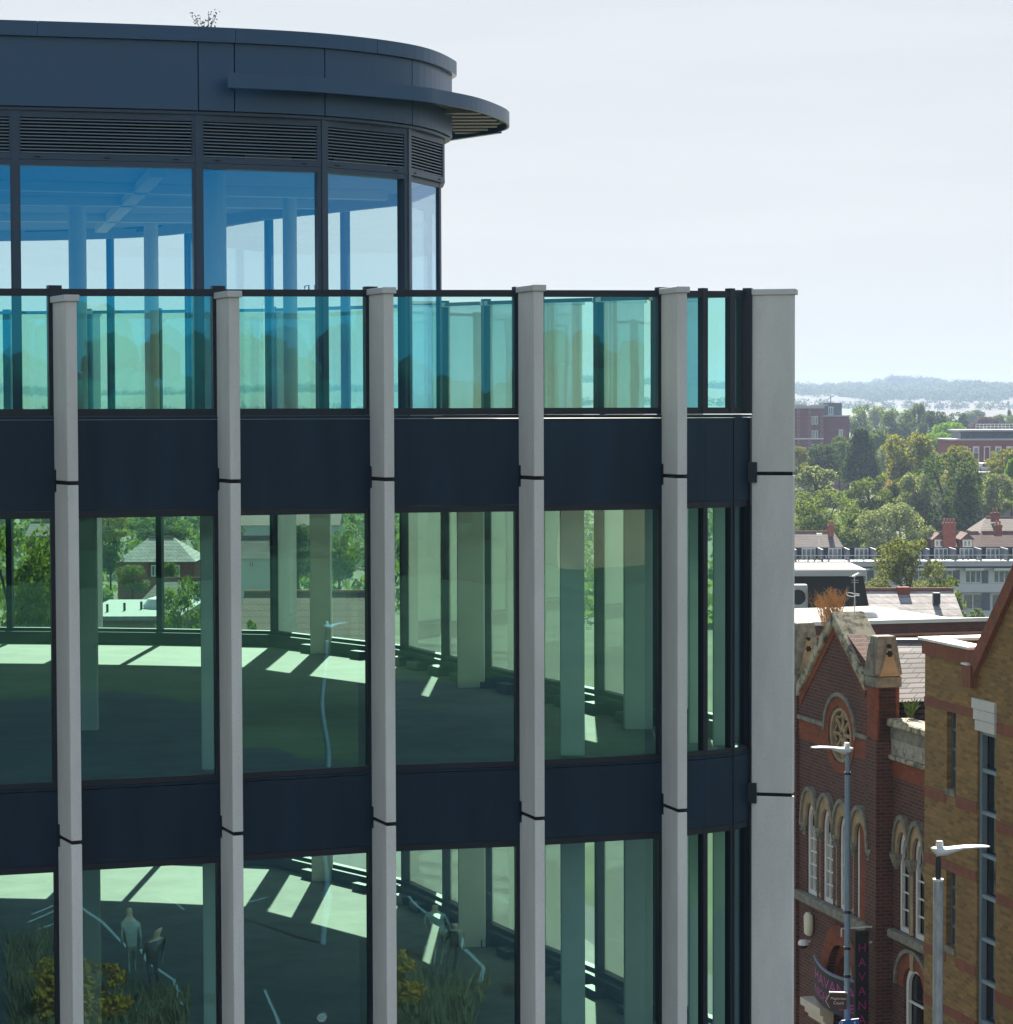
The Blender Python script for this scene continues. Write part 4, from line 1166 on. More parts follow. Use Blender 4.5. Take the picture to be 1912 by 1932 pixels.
MB().add([(.0 + .36 * math.cos(i * .5236) - .1, -.31, .58 + .36 * math.sin(i * .5236)) for i in range(12)], [tuple(range(12))]).build('fan_grille', M['frame'], ac, local=True, fixn=False)
MB().tube([(.3, -.35, 1.0), (.3, -.35, .0)], .03, 6).build('pipe', M['galv'], ac, local=True)
# low building with membrane roof, parapet and domed rooflight
ZR = P(1700, 1173, 84).z
def onz(x, y, z): q = PZ(x, y, z); return q
lb = thing('parapet_building', 'low red brick building with pale membrane roof and tiled parapet strip behind the hall', 'building', (P(1700, 1173, 84).x, 84, 0))
a_, b_ = onz(1480, 1176, ZR), onz(1990, 1163, ZR)
c_, d_ = onz(1800, 1166.2, ZR), onz(1650, 1143, ZR)
e_ = onz(1440, 1150, ZR)
poly = [(v.x, v.y) for v in (a_, b_, c_, d_, e_)]
MB().prism(poly, ZR - .12, ZR).build('roof', M['white_roof'], lb)
tt = (b_ - a_).normalized(); tn = Vector((tt.y, -tt.x))
MB().seg(a_, b_, ZR - .10, ZR + .03, .0, .10).build('roof_edge', M['white_paint'], lb)
M['dark_red_brick'] = brick_mat('dark_red_brick', (.16, .055, .045), (.11, .04, .035), (.14, .10, .09), ms=.010, dirt=.3)
MB().seg(a_, b_, 0, ZR - .104, -.3, .02).build('parapet_wall', M['dark_red_brick'], lb)
MB().seg(a_, b_, ZR - .50, ZR - .44, .02, .22).build('tile_strip', mat('terracotta', (.42, .20, .13), .8, .2, 5), lb)
MB().seg(a_, b_, 0, ZR - .504, .02, .16).build('lower_wall', M['dark_red_brick'], lb)
MB().prism([(a_.x, a_.y + .4), (b_.x, b_.y + .4), (c_.x, c_.y + .42), (d_.x, d_.y), (e_.x, e_.y)], 0, ZR - .13).build('body', M['dark_red_brick'], lb)
dc = onz(1634, 1164, ZR)
dm = MB()
vs = []; n = 20
for i in range(8):
    a = i / 7 * math.pi / 2
    for j in range(n):
        b = 2 * math.pi * j / n
        vs.append((dc.x + .42 * math.cos(a) * math.cos(b) + .0, dc.y + .6 * math.cos(a) * math.sin(b), ZR + .30 * math.sin(a) + .01))
fs = [(i * n + j, i * n + (j + 1) % n, (i + 1) * n + (j + 1) % n, (i + 1) * n + j) for i in range(7) for j in range(n)]
tag(dm.add(vs, fs).build('roof_light', mat('opal_dome', (.72, .70, .66), .25, .03, 3), smooth=True), 'white domed rooflight on the pale membrane roof beside the aerial mast', 'rooflight')
# aerial mast
ma = P(1614, 1168, 86)
an = thing('aerial_mast', 'thin mast with television aerial and curled white loop standing before the black clad wall', 'aerial', (ma.x, 86, ma.z - .4))
top = P(1612, 1086, 86).z - (ma.z - .4)
MB().tube([(0, 0, 0), (-.03, 0, top)], .022, 8).build('mast', M['galv'], an, local=True)
yg = MB().tube([(-.12, -.2, top - .02), (.16, .35, top + .06)], .02, 6)
for k in range(5): 
    u = k / 4; c = Vector((-.12, -.2, top - .02)).lerp(Vector((.16, .35, top + .06)), u)
    yg.tube([c + Vector((-.11, .05, 0)), c + Vector((.11, -.05, 0))], .008, 4)
yg.build('aerial', M['white_paint'], an, local=True)
MB().tube([(-.14, 0, top - .16), (.12, 0, top - .16)], .008, 4).tube([(-.14, 0, top - .24), (.12, 0, top - .24)], .008, 4).build('dipole', M['galv'], an, local=True)
MB().tube([(-.15 + .15 * math.cos(a * .4 + .6) , .1 * math.sin(a * .4), top - .66 + .06 * math.sin(a * .4 + .3) ) for a in range(15)], .014, 6).tube([(-.03, 0, top - .69), (.14, -.05, top - .69)], .016, 6).tube([(-.03, 0, top - .63), (.14, -.05, top - .64)], .016, 6).build('loop_antenna', M['white_paint'], an, local=True)

# houses -------------------------------------------------------------
def house(name, label, Y, xl, xr, yr, ye, depth, ground, roofm, wallm, hip=0.0, back=5.0, cat='house', parts=None, group=None):
    """gable or hip roof seen from the eaves side; pixel extents at distance Y"""
    ze, zr_ = P((xl + xr) / 2, ye, Y).z, P((xl + xr) / 2, yr, Y + back).z
    x0_, x1_ = P(xl, ye, Y).x, P(xr, ye, Y).x
    t = thing(name, label, cat, ((x0_ + x1_) / 2, Y, ground), 0, group)
    hp_ = hip * (x1_ - x0_) * .5
    vs = [(x0_ - .2, Y - .3, ze - .1), (x1_ + .2, Y - .3, ze - .1), (x1_ + .2, Y + back * 2 + .3, ze - .1), (x0_ - .2, Y + back * 2 + .3, ze - .1), (x0_ - .2 + hp_, Y + back, zr_), (x1_ + .2 - hp_, Y + back, zr_)]
    MB().add(vs, [(0, 1, 5, 4), (2, 3, 4, 5), (0, 4, 3), (1, 2, 5), (3, 2, 1, 0)]).build('roof', roofm, t)
    MB().box((x0_, Y, ground), (x1_, Y + back * 2, ze - .105)).build('wall', wallm, t)
    MB().tube([(x0_ - .2 + hp_, Y + back, zr_ + .03), (x1_ + .2 - hp_, Y + back, zr_ + .03)], .12, 6).build('ridge_tiles', M['terra'], t)
    return t, x0_, x1_, ze, zr_
def win(t, Y, xa, xb, ya, yb, frame=.07, m=None, bars=1, nm='window'):
    a, b = P(xa, ya, Y), P(xb, yb, Y)
    f = MB(); x0_, x1_, z1_, z0_ = a.x, b.x, a.z, b.z
    f.box((x0_, Y - .07, z0_), (x0_ + frame, Y - .003, z1_)).box((x1_ - frame, Y - .07, z0_), (x1_, Y - .003, z1_)).box((x0_ + frame, Y - .065, z0_), (x1_ - frame, Y - .003, z0_ + frame)).box((x0_ + frame, Y - .065, z1_ - frame), (x1_ - frame, Y - .003, z1_))
    for k in range(bars):
        x = x0_ + (x1_ - x0_) * (k + 1) / (bars + 1); f.box((x - frame / 2, Y - .06, z0_ + frame), (x + frame / 2, Y - .004, z1_ - frame))
    o = f.build(nm, m or M['white_paint'], t)
    MB().box((x0_ + frame * .5, Y - .03, z0_ + frame * .5), (x1_ - frame * .5, Y - .002, z1_ - frame * .5)).build('pane', M['skyglass'], o)
    return o
def chimney(t, Y, xa, xb, ya, yb, depth=.9, pots=2, m=None):
    a, b = P(xa, ya, Y), P(xb, yb, Y)
    c = MB().box((a.x, Y, b.z), (b.x, Y + depth, a.z)).box((a.x - .08, Y - .08, a.z - .35), (b.x + .08, Y + depth + .08, a.z - .1)).build('chimney', m or M['red_wall'], t)
    for k in range(pots):
        x = a.x + (b.x - a.x) * (k + .5) / pots
        MB().lathe((x, Y + depth / 2), [(.13, a.z), (.12, a.z + .45), (.15, a.z + .5)], 8).build('chimney_pot', M['terra'], c)
M['terra'] = mat('terracotta_ridge', (.30, .13, .08), .85, .25, 4)
M['skyglass'] = mat('window_glazing', (.05, .07, .085), .08, .3, 1.2, spec=.9, col2=(.16, .22, .24))
M['red_wall'] = mat('red_brickwork', (.23, .065, .042), .9, .3, 2.5)
M['plum_wall'] = mat('plum_brickwork', (.18, .050, .050), .9, .2, 1.5)
M['grey_tile'] = brick_mat('grey_tiles', (.17, .14, .13), (.12, .10, .095), (.06, .05, .05), bw=.3, bh=.28, ms=.03, dirt=.4, dirtcol=(.22, .19, .16), dscale=.6)
M['red_tile'] = brick_mat('red_tiles', (.16, .085, .07), (.12, .065, .055), (.05, .03, .03), bw=.3, bh=.28, ms=.03, dirt=.3, dirtcol=(.10, .08, .07))
M['slate_far'] = brick_mat('weathered_slates', (.44, .41, .41), (.33, .31, .32), (.14, .13, .13), bw=.45, bh=.30, ms=.02, dirt=.6, dirtcol=(.12, .09, .085), dscale=1.4)
M['render_white'] = mat('white_render', (.66, .67, .68), .75, .05, 1.5)
M['render_grey'] = mat('grey_cladding', (.10, .12, .15), .6, .1, 2)
# slate roofed house close behind the membrane roof
t, *_r = house('slate_roof_house', 'house with pale weathered slate roof and red ridge tiles behind the membrane roof', 142, 1648, 1811, 1113, 1164, 8, -3, M['slate_far'], M['dark_red_brick'], hip=.0, back=3.2)
q = P(1704, 1112, 145)
MB().box((q.x - .35, 144.6, q.z - .3), (q.x + .35, 145.2, q.z + .15)).build('chimney', M['red_wall'], t)
q = P(1768, 1130, 143.2)
MB().box((q.x - .2, 143.1, q.z - .3), (q.x + .2, 143.5, q.z + .35)).build('roof_vent', M['frame'], t)
# terrace of flats
M['flat_dark'] = mat('dark_felt', (.022, .026, .032), 1.0, .1, 1, spec=0)
FY = 290
fl = thing('white_flats', 'long white block of flats with stepped roof terrace and ribbon windows beyond the roofs', 'flats', (P(1750, 1100, FY).x, FY, -11))
fx0, fx1 = P(1380, 1100, FY).x, P(2080, 1100, FY).x
zt_ = lambda y, Y=FY: P(1750, y, Y).z
MB().box((fx0, FY, -11.2), (fx1, FY + 9, zt_(1072))).build('wall', M['render_white'], fl)
MB().box((fx0, FY - .8, zt_(1068)), (fx1, FY + 9, zt_(1058))).build('terrace_slab', mat('pale_slab', (.46, .46, .48), .8, .06, 1), fl)
MB().box((fx0, FY + 4, zt_(1058) + .004), (fx1, FY + 5, zt_(1033, FY + 4))).build('set_back_storey', M['flat_dark'], fl)
MB().box((fx0, FY - .5, zt_(1117)), (fx1, FY - .003, zt_(1101))).build('white_band', M['render_white'], fl)
for px in range(1443, 1960, 54):
    win(fl, FY, px, px + 31, 1076, 1100, .12, bars=2)
    a, b = P(px - 22, 1076, FY), P(px - 10, 1101, FY)
    MB().box((a.x, FY - .10, b.z), (b.x, FY - .003, a.z)).build('dark_panel', M['render_grey'], fl)
    q = P(px - 2, 1075, FY); q2 = P(px + 33, 1072, FY)
    MB().box((q.x, FY - 1.3, q.z), (q2.x, FY - .003, q.z + .22)).build('awning', M['white_paint'], fl)
    win(fl, FY, px - 4, px + 34, 1120, 1150, .12, bars=1)
    a, b = P(px - 22, 1119, FY), P(px - 7, 1151, FY)
    MB().box((a.x, FY - .10, b.z), (b.x, FY - .003, a.z)).build('dark_panel', M['render_grey'], fl)
for px in (1463, 1513, 1563, 1613, 1663, 1713, 1763, 1811, 1861, 1911, 1961):
    win(fl, FY + 4, px, px + 26, 1034, 1056, .14, M['render_white'], bars=2, nm='terrace_door')
    q = P(px + 37, 1035, FY + 1)
    MB().box((q.x - .08, FY - .4, zt_(1058) + .004), (q.x + .08, FY + 3.99, zt_(1036))).build('divider', M['render_grey'], fl)
rl = MB()
rl.tube([(fx0, FY - .6, zt_(1047)), (fx1, FY - .6, zt_(1047))], .04, 5)
x = fx0
while x < fx1:
    rl.tube([(x, FY - .6, zt_(1058)), (x, FY - .6, zt_(1047))], .04, 5); x += 2.2
rl.build('railing', M['white_paint'], fl)
rp = random.Random(9)
pl = MB()
for k in range(500):
    x = rp.uniform(fx0, fx1)
    if math.sin(x * 1.1) + math.sin(x * .37 + 1) < .1: continue
    z = zt_(1057.5) + rp.uniform(0, .55); s_ = rp.uniform(.06, .16)
    a = rp.uniform(0, 6.28)
    pl.add([(x + s_ * math.cos(a), FY - .35 + s_ * math.sin(a), z), (x - s_ * math.sin(a), FY - .35, z + s_), (x - s_ * math.cos(a), FY - .35 - s_ * math.sin(a), z), (x + s_ * math.sin(a), FY - .35, z - s_)], [(0, 1, 2, 3)])
tag(pl.build('terrace_planting', mat('planter_green', (.10, .13, .04), .8, .4, 3), fixn=False), 'low planting along the edge of the white roof terrace', 'planting', kind='stuff')
# houses behind the flats
t, a0, a1, ze, zz = house('tiled_house', 'brown tiled house with a red chimney left of the pale green tree, behind the flats', 318, 1420, 1592, 1003, 1036, 8, -11, M['grey_tile'], M['render_white'], hip=.16, back=4)
chimney(t, 320, 1564, 1574, 990, 1012)
q = P(1546, 1012, 316)
MB().tube([(q.x, 316, q.z - 3), (q.x, 316, q.z + .2)], .06, 5).box((q.x - .35, 315.8, q.z + .1), (q.x + .35, 316.1, q.z + .4)).build('vent_stack', M['white_paint'], t)
t, a0, a1, ze, zz = house('dormer_house', 'dark tiled house with two white dormer windows and tall brick chimney', 322, 1752, 1855, 1004, 1038, 8, -11, M['red_tile'], M['red_wall'], back=4)
for px in (1764, 1817):
    a, b = P(px, 1018, 321), P(px + 17, 1033, 321)
    d_ = MB().box((a.x - .1, 321, b.z - .2), (b.x + .1, 326, a.z)).build('dormer', M['red_wall'], t)
    win(t, 320.9, px, px + 17, 1018, 1033, .18, bars=1)
    MB().add([(a.x - .35, 320.6, a.z + .01), (b.x + .35, 320.6, a.z + .01), ((a.x + b.x) / 2, 320.6, a.z + .85), (a.x - .35, 326, a.z + .01), (b.x + .35, 326, a.z + .01), ((a.x + b.x) / 2, 326, a.z + .85)], [(0, 1, 2), (5, 4, 3), (0, 2, 5, 3), (1, 4, 5, 2), (0, 3, 4, 1)]).build('dormer_roof', M['red_tile'], t)
chimney(t, 320, 1781, 1804, 986, 1034, 1.2, 4)
t, *_r = house('red_tiled_house', 'plain red-brown tiled house right of the dormers, in front of the dark yew', 326, 1856, 1960, 1003, 1038, 8, -11, M['red_tile'], M['red_wall'], hip=.2, back=4)
chimney(t, 327, 1879, 1891, 990, 1012)
t, *_r = house('gabled_house', 'pinkish tiled house at the right edge rising behind the dormer house', 350, 1850, 1990, 976, 1004, 8, -11, M['grey_tile'], M['red_wall'], hip=.35, back=4.5)
chimney(t, 352, 1872, 1886, 967, 985)
# tall brick block, far left of the gap
t = thing('brick_tower_block', 'plum brick apartment block with pale quoins and dark rooftop storey at left of the trees', 'apartment block', (P(1530, 800, 700).x, 700, -11))
v = lambda x, y, Y=700: P(x, y, Y)
a, b = v(1430, 771), v(1553, 900)
MB().box((a.x, 700, -11), (b.x, 716, a.z)).build('wall', M['plum_wall'], t)
MB().box((a.x - .3, 699.6, a.z + .01), (b.x + .4, 716, a.z + .75)).build('cornice', mat('pale_cornice', (.48, .44, .42), .8), t)
MB().box((a.x, 699.7, v(1500, 829).z), (b.x + .2, 699.99, v(1500, 826.5).z)).build('string_course', M['white_paint'], t)
for px in (1486, 1507, 1528, 1551):
    q = MB(); x = v(px, 800).x
    for k in range(36):
        z = a.z - .2 - k * .62
        q.box((x - (.55 if k % 2 else .3), 699.8, z - .34), (x + (.55 if k % 2 else .3), 699.995, z))
    q.build('quoin', mat('tan_brick', (.34, .19, .15), .9), t)
for (xa, ya) in ((1532, 785), (1532, 812), (1532, 838)):
    for dx_ in (0, 6.5): win(t, 699.95, xa + dx_, xa + dx_ + 5, ya, ya + 16, .18, bars=0)
a2, b2 = v(1553, 786, 703), v(1603, 900, 703)
MB().box((a2.x, 703, -11), (b2.x, 718, a2.z)).build('wing', M['plum_wall'], t)
MB().box((a2.x, 702.7, a2.z + .01), (b2.x + .2, 718, a2.z + .4)).build('wing_coping', M['fascia'], t)
a3, b3 = v(1554, 760, 706), v(1589, 786, 706)
MB().box((a3.x, 706, a2.z), (b3.x, 716, a3.z)).build('rooftop_storey', M['render_grey'], t)
win(t, 705.95, 1563, 1573, 767, 783, .3, bars=1)
win(t, 702.95, 1583, 1591, 810, 824, .25, bars=1)
am_ = MB(); q = v(1568, 758, 708); am_.tube([(q.x, 708, a3.z), (q.x, 708, a3.z + 2.1)], .1, 5).tube([(q.x - 1.2, 708, a3.z + .8), (q.x + .9, 708, a3.z + 2.0)], .07, 4).build('roof_aerial', M['frame'], t)
q = v(1515, 769, 705); MB().box((q.x - 3, 704, a.z + .76), (q.x + 1, 708, a.z + 1.35)).box((q.x + 2, 704, a.z + .76), (q.x + 7, 708, a.z + 1.1)).build('roof_plant', M['fascia'], t)
# red brick building with glazed top floor, right
t = thing('red_brick_building', 'red brick building with grey glazed top floor and white window surrounds at right', 'building', (P(1860, 850, 480).x, 480, -11))
v = lambda x, y, Y=480: P(x, y, Y)
a, b = v(1793, 831), v(2040, 900)
MB().box((a.x, 480, -11), (b.x, 494, a.z)).build('wall', mat('pinkish_brickwork', (.28, .10, .085), .9, .12, 2), t)
MB().box((a.x - .2, 479.8, a.z + .01), (b.x, 494, a.z + .3)).build('coping', M['fascia'], t)
a2 = v(1813, 814, 483)
MB().box((a2.x, 483, a.z + .31), (b.x, 493, a2.z)).build('top_floor', M['render_grey'], t)
MB().box((a2.x - .6, 482.2, a2.z + .01), (b.x, 494, a2.z + .35)).build('flat_roof', M['fascia'], t)
for k, px in enumerate((1817, 1830, 1858, 1872, 1888, 1903)):
    win(t, 482.95, px, px + 11, 818, 829, .1, M['render_grey'], bars=1)
for px, blank in ((1815, 0), (1836, 0), (1857, 1), (1878, 0), (1899, 0), (1920, 1)):
    f = MB(); q, r_ = v(px, 842), v(px + 12, 872)
    f.box((q.x, 479.85, r_.z), (q.x + .2, 479.997, q.z)).box((r_.x - .2, 479.85, r_.z), (r_.x, 479.997, q.z)).box((q.x + .2, 479.85, q.z - .2), (r_.x - .2, 479.997, q.z))
    f.build('window_surround', M['white_paint'], t)
    if not blank: win(t, 479.9, px + 2.5, px + 9.5, 844, 855, .1, bars=1)
rl = MB()
for px in range(1842, 1912, 7):
    q = P(px, 811, 486); rl.tube([(q.x, 486, a2.z + .36), (q.x, 486, a2.z + 1.4)], .04, 4)
q, r_ = P(1842, 808, 486), P(2000, 808, 486)
rl.tube([(q.x, 486, a2.z + 1.4), (r_.x, 486, a2.z + 1.4)], .05, 4); rl.tube([(q.x, 486, a2.z + .9), (r_.x, 486, a2.z + .9)], .04, 4)
rl.build('roof_railing', M['white_paint'], t)
# parked van in front of it
q = P(1858, 884, 470)
vn = thing('parked_van', 'silver van parked in front of the red brick building among the trees', 'van', (q.x, 470, q.z - .2))
MB().xz([(-1.0, 0), (1.0, 0), (1.02, .55), (.9, 1.15), (.78, 1.28), (-.78, 1.28), (-.9, 1.15), (-1.02, .55)], -2.3, 2.3).build('body', mat('silver_paint', (.50, .54, .58), .3, .05, 1, metal=.4), vn, local=True, bevel=.05)
MB().xz([(-.82, .62), (.82, .62), (.74, 1.12), (-.74, 1.12)], -2.33, -2.301).build('windscreen', M['darkglass'], vn, local=True)
for s_ in (-.7, .7): MB().box((s_ - .2, -2.34, .38), (s_ + .2, -2.301, .52)).build('headlight', M['white_paint'], vn, local=True)
for s_ in (-.95, .95):
    for y_ in (-1.5, 1.5): MB().tube([(s_ - .1, y_, .1), (s_ + .1, y_, .1)], .33, 10).build('wheel', M['black'], vn, local=True)
pk = MB().box((q.x - 9, 460, -11), (q.x + 16, 479.7, q.z - .45))
tag(pk.build('car_park_deck', M['paving']), 'raised parking deck below the silver van', 'car park')

# ================================================================== seen through the office: roofs to the left
t, *_r = house('hipped_house', 'red brick house with a pale hipped roof seen through the second bay of glass', 262, 222, 366, 1014, 1058, 8, -10, M['slate_far'], M['red_wall'], hip=.72, back=4.5)
win(t, 261.95, 322, 340, 1066, 1088, .15, bars=1); win(t, 261.95, 285, 300, 1066, 1088, .15, bars=1)
chimney(t, 263, 296, 306, 990, 1035, 1.0, 2)
t, *_r = house('grey_gabled_house', 'grey rendered house with slate roof seen through the third bay of glass', 300, 446, 512, 1012, 1052, 8, -11, M['grey_tile'], M['render_white'], hip=.2, back=4)
win(t, 299.95, 470, 480, 1058, 1072, .15)
t, *_r = house('brown_tiled_roof_house', 'long low house with brown tiled roof seen through the third bay near the far column', 128, 452, 700, 1118, 1205, 8, -1, M['red_tile'], M['red_wall'], back=4.5)
t, *_r = house('grey_roofed_house', 'grey slate roofed house beyond the flat roof in the second bay', 200, 262, 400, 1092, 1140, 8, -6, M['grey_tile'], M['red_wall'], hip=.5, back=4)
t, *_r = house('terrace_house', 'dark slate terrace house half hidden by trees in the first bay of glass', 330, 50, 160, 985, 1010, 8, -11, M['grey_tile'], M['red_wall'], back=4)
win(t, 329.9, 66, 78, 1014, 1034, .2, bars=1); win(t, 329.9, 108, 120, 1014, 1034, .2, bars=1)
t, *_r = house('distant_terrace', 'row of distant terraced roofs seen high in the third bay of glass', 420, 400, 640, 968, 990, 8, -11, M['red_tile'], M['render_white'], back=5)
fr_ = P(240, 1160, 150)
t = thing('flat_roofed_shop', 'low shop with flat grey roof carrying a dome, seen through the second bay', 'building', (fr_.x, 150, -3))
x0_, x1_ = P(150, 1150, 150).x, P(330, 1150, 150).x; zf_ = P(240, 1170, 150).z
MB().box((x0_, 150, -4), (x1_, 163, zf_)).build('wall', M['dark_red_brick'], t)
MB().box((x0_ - .3, 149.7, zf_ + .003), (x1_ + .3, 163.3, zf_ + .25)).build('flat_roof', mat('pale_felt', (.20, .215, .225), .8), t)
MB().lathe(((x0_ + x1_) / 2 + 1.2, 156), [(1.1, zf_ + .26), (1.1, zf_ + .5), (.8, zf_ + .85), (.1, zf_ + 1.05)], 16).build('dome', M['render_white'], t)
for k in range(3): MB().lathe((x0_ + 1.2 + k * .9, 153 + k), [(.08, zf_ + .26), (.08, zf_ + .75)], 8).build('vent_pipe', M['frame'], t)
# ================================================================== TREES
import numpy as np
def leaf_mat(name, c1, c2, trans=.5):
    m = bpy.data.materials.new(name); m.use_nodes = True
    n = m.node_tree.nodes; l = m.node_tree.links
    b = n['Principled BSDF']; b.inputs['Roughness'].default_value = .75; b.inputs['Specular IOR Level'].default_value = .12
    g = n.new('ShaderNodeNewGeometry')
    r = n.new('ShaderNodeValToRGB')
    r.color_ramp.elements[0].color = (*c1, 1); r.color_ramp.elements[1].color = (*c2, 1)
    l.new(g.outputs['Random Per Island'], r.inputs['Fac'])
    l.new(r.outputs['Color'], b.inputs['Base Color'])
    t = n.new('ShaderNodeBsdfTranslucent')
    mxx = n.new('ShaderNodeMix'); mxx.data_type = 'RGBA'; mxx.blend_type = 'MULTIPLY'; mxx.inputs['Factor'].default_value = 1
    l.new(r.outputs['Color'], mxx.inputs['A']); mxx.inputs['B'].default_value = (1.0, 1.0, .45, 1)
    l.new(mxx.outputs['Result'], t.inputs['Color'])
    ms = n.new('ShaderNodeMixShader'); ms.inputs['Fac'].default_value = trans
    l.new(b.outputs[0], ms.inputs[1]); l.new(t.outputs[0], ms.inputs[2])
    l.new(ms.outputs[0], n['Material Output'].inputs['Surface'])
    return m
L = {
 'dark': leaf_mat('dark_leaves', (0.036, 0.073, 0.026), (0.106, 0.154, 0.049)),
 'mid': leaf_mat('green_leaves', (0.073, 0.130, 0.032), (0.211, 0.268, 0.073)),
 'yellow': leaf_mat('yellow_green_leaves', (0.121, 0.154, 0.029), (0.341, 0.341, 0.089)),
 'bright': leaf_mat('bright_green_leaves', (0.121, 0.244, 0.032), (0.259, 0.421, 0.065)),
 'pale': leaf_mat('silvery_leaves', (0.114, 0.162, 0.089), (0.356, 0.406, 0.244)),
 'olive': leaf_mat('olive_leaves', (0.078, 0.108, 0.026), (0.228, 0.246, 0.078)),
 'purple': leaf_mat('purple_leaves', (0.065, 0.036, 0.056), (0.162, 0.082, 0.114)),
 'pink': leaf_mat('dry_pinkish_leaves', (0.324, 0.194, 0.145), (0.551, 0.356, 0.276)),
}
M['bark'] = mat('bark', (.06, .048, .035), .95, .35, 6)
def crown_mesh(name, seed, n_leaf, size, shape, lobes=34, mt='mid'):
    rg = np.random.default_rng(seed)
    cs, rs = [], []
    k = 0
    while len(cs) < lobes:
        z = rg.uniform(.06, .95)
        if shape == 'cone': rad = .46 * (1 - z) ** .75 + .05
        elif shape == 'broad': rad = .50 * math.sqrt(max(0, 1 - ((z - .40) / .62) ** 2))
        elif shape == 'loose': rad = .50 * math.sqrt(max(0, 1 - ((z - .45) / .58) ** 2)) * rg.uniform(.78, 1.1)
        else: rad = .48 * math.sqrt(max(0, 1 - ((z - .50) / .52) ** 2))
        a = rg.uniform(0, 2 * math.pi); q = math.sqrt(rg.uniform(.15, 1))
        lr = rg.uniform(.11, .20) * (.75 if shape in ('loose',) else 1) * (.7 if z > .85 else 1)
        rr_ = max(0, rad - lr * .45) * q
        cs.append((rr_ * math.cos(a), rr_ * math.sin(a), min(z, 1 - lr * .7))); rs.append(lr)
    cs, rs = np.array(cs), np.array(rs)
    w = rs ** 2; w /= w.sum()
    li = rg.choice(lobes, n_leaf, p=w)
    d = rg.normal(size=(n_leaf, 3)); d[:, 2] += .25; d /= np.linalg.norm(d, axis=1)[:, None]
    rad = rg.uniform(.55, 1.08, n_leaf) ** .6
    stray = rg.random(n_leaf) < .10
    rad[stray] *= rg.uniform(1.05, 1.35, stray.sum())
    c = cs[li] + d * (rs[li] * rad)[:, None] * np.array([1, 1, .85])
    nr = d + rg.normal(size=(n_leaf, 3)) * .75; nr /= np.linalg.norm(nr, axis=1)[:, None]
    t = np.cross(nr, rg.normal(size=(n_leaf, 3))); t /= np.linalg.norm(t, axis=1)[:, None]
    b = np.cross(nr, t)
    s = size * rg.uniform(.55, 1.25, n_leaf)[:, None]
    v = np.stack([c - t * s, c - b * s * .55, c + t * s, c + b * s * .55], axis=1).reshape(-1, 3)
    me = bpy.data.meshes.new(name)
    me.vertices.add(len(v)); me.vertices.foreach_set('co', v.ravel())
    me.loops.add(n_leaf * 4); me.loops.foreach_set('vertex_index', np.arange(n_leaf * 4))
    me.polygons.add(n_leaf); me.polygons.foreach_set('loop_start', np.arange(0, n_leaf * 4, 4)); me.polygons.foreach_set('loop_total', np.full(n_leaf, 4))
    me.update(); me.validate()
    return me, cs
def trunk_mesh(name, seed, cs, low=-.45):
    mb = MB(); rr_ = random.Random(seed)
    mb.tube([(0, 0, low), (.01, 0, .1), (-.01, .01, .38), (.01, 0, .62)], [.045, .035, .024, .012], 7)
    for c in cs[:9]:
        z = min(.45, max(.05, c[2] - .2)); mb.tube([(0, 0, z), (c[0] * .5, c[1] * .5, (z + c[2]) / 2 + .03), (c[0], c[1], c[2])], [.016, .011, .005], 5)
    return mb.mesh(name)
PROTO = {}
def proto(shape, mt, variant, n, size):
    key = (shape, variant, n, size)
    if key not in PROTO:
        sd = 11 + variant * 7 + len(shape) * 131
        me, cs = crown_mesh('crown_' + shape, sd, n, size, shape, lobes=46 if n > 9000 else 40)
        tm = trunk_mesh('trunk_' + shape, sd, cs); tm.materials.append(M['bark'])
        PROTO[key] = (me, tm)
    me, tm = PROTO[key]
    k2 = key + (mt,)
    if k2 not in PROTO:
        m2 = me if len(me.materials) == 0 else me.copy()
        if m2 is not me: m2.materials.clear()
        m2.materials.append(L[mt]); PROTO[k2] = m2
    return PROTO[k2], tm
def tree_at(name, label, x, y, zb, zt, w, shape, mt, variant, n, size, rot=0.0, group=None, cat='tree'):
    me, tm = proto(shape, mt, variant, n, size)
    t = thing(name, label, cat, (x, y, zb), rot, group)
    t.scale = (w, w, zt - zb)
    for nm, q in (('crown', me), ('trunk', tm)):
        o = bpy.data.objects.new(nm, q); COL.objects.link(o); o.parent = t
    return t
def tree(label, cx, top, w, bottom, Y, mt, shape='round', variant=0, n=9000, size=.028, name='broadleaf_tree', group='trees beyond the rooftops', rot=None):
    a, b = P(cx, top, Y), P(cx, bottom + (bottom - top) * .18, Y)
    W_ = w / 4700 * Y * 1.16
    return tree_at(name, label, a.x, Y, b.z, a.z, W_, shape, mt, variant, n, size, rot if rot is not None else (cx * .37) % 6.28, group)
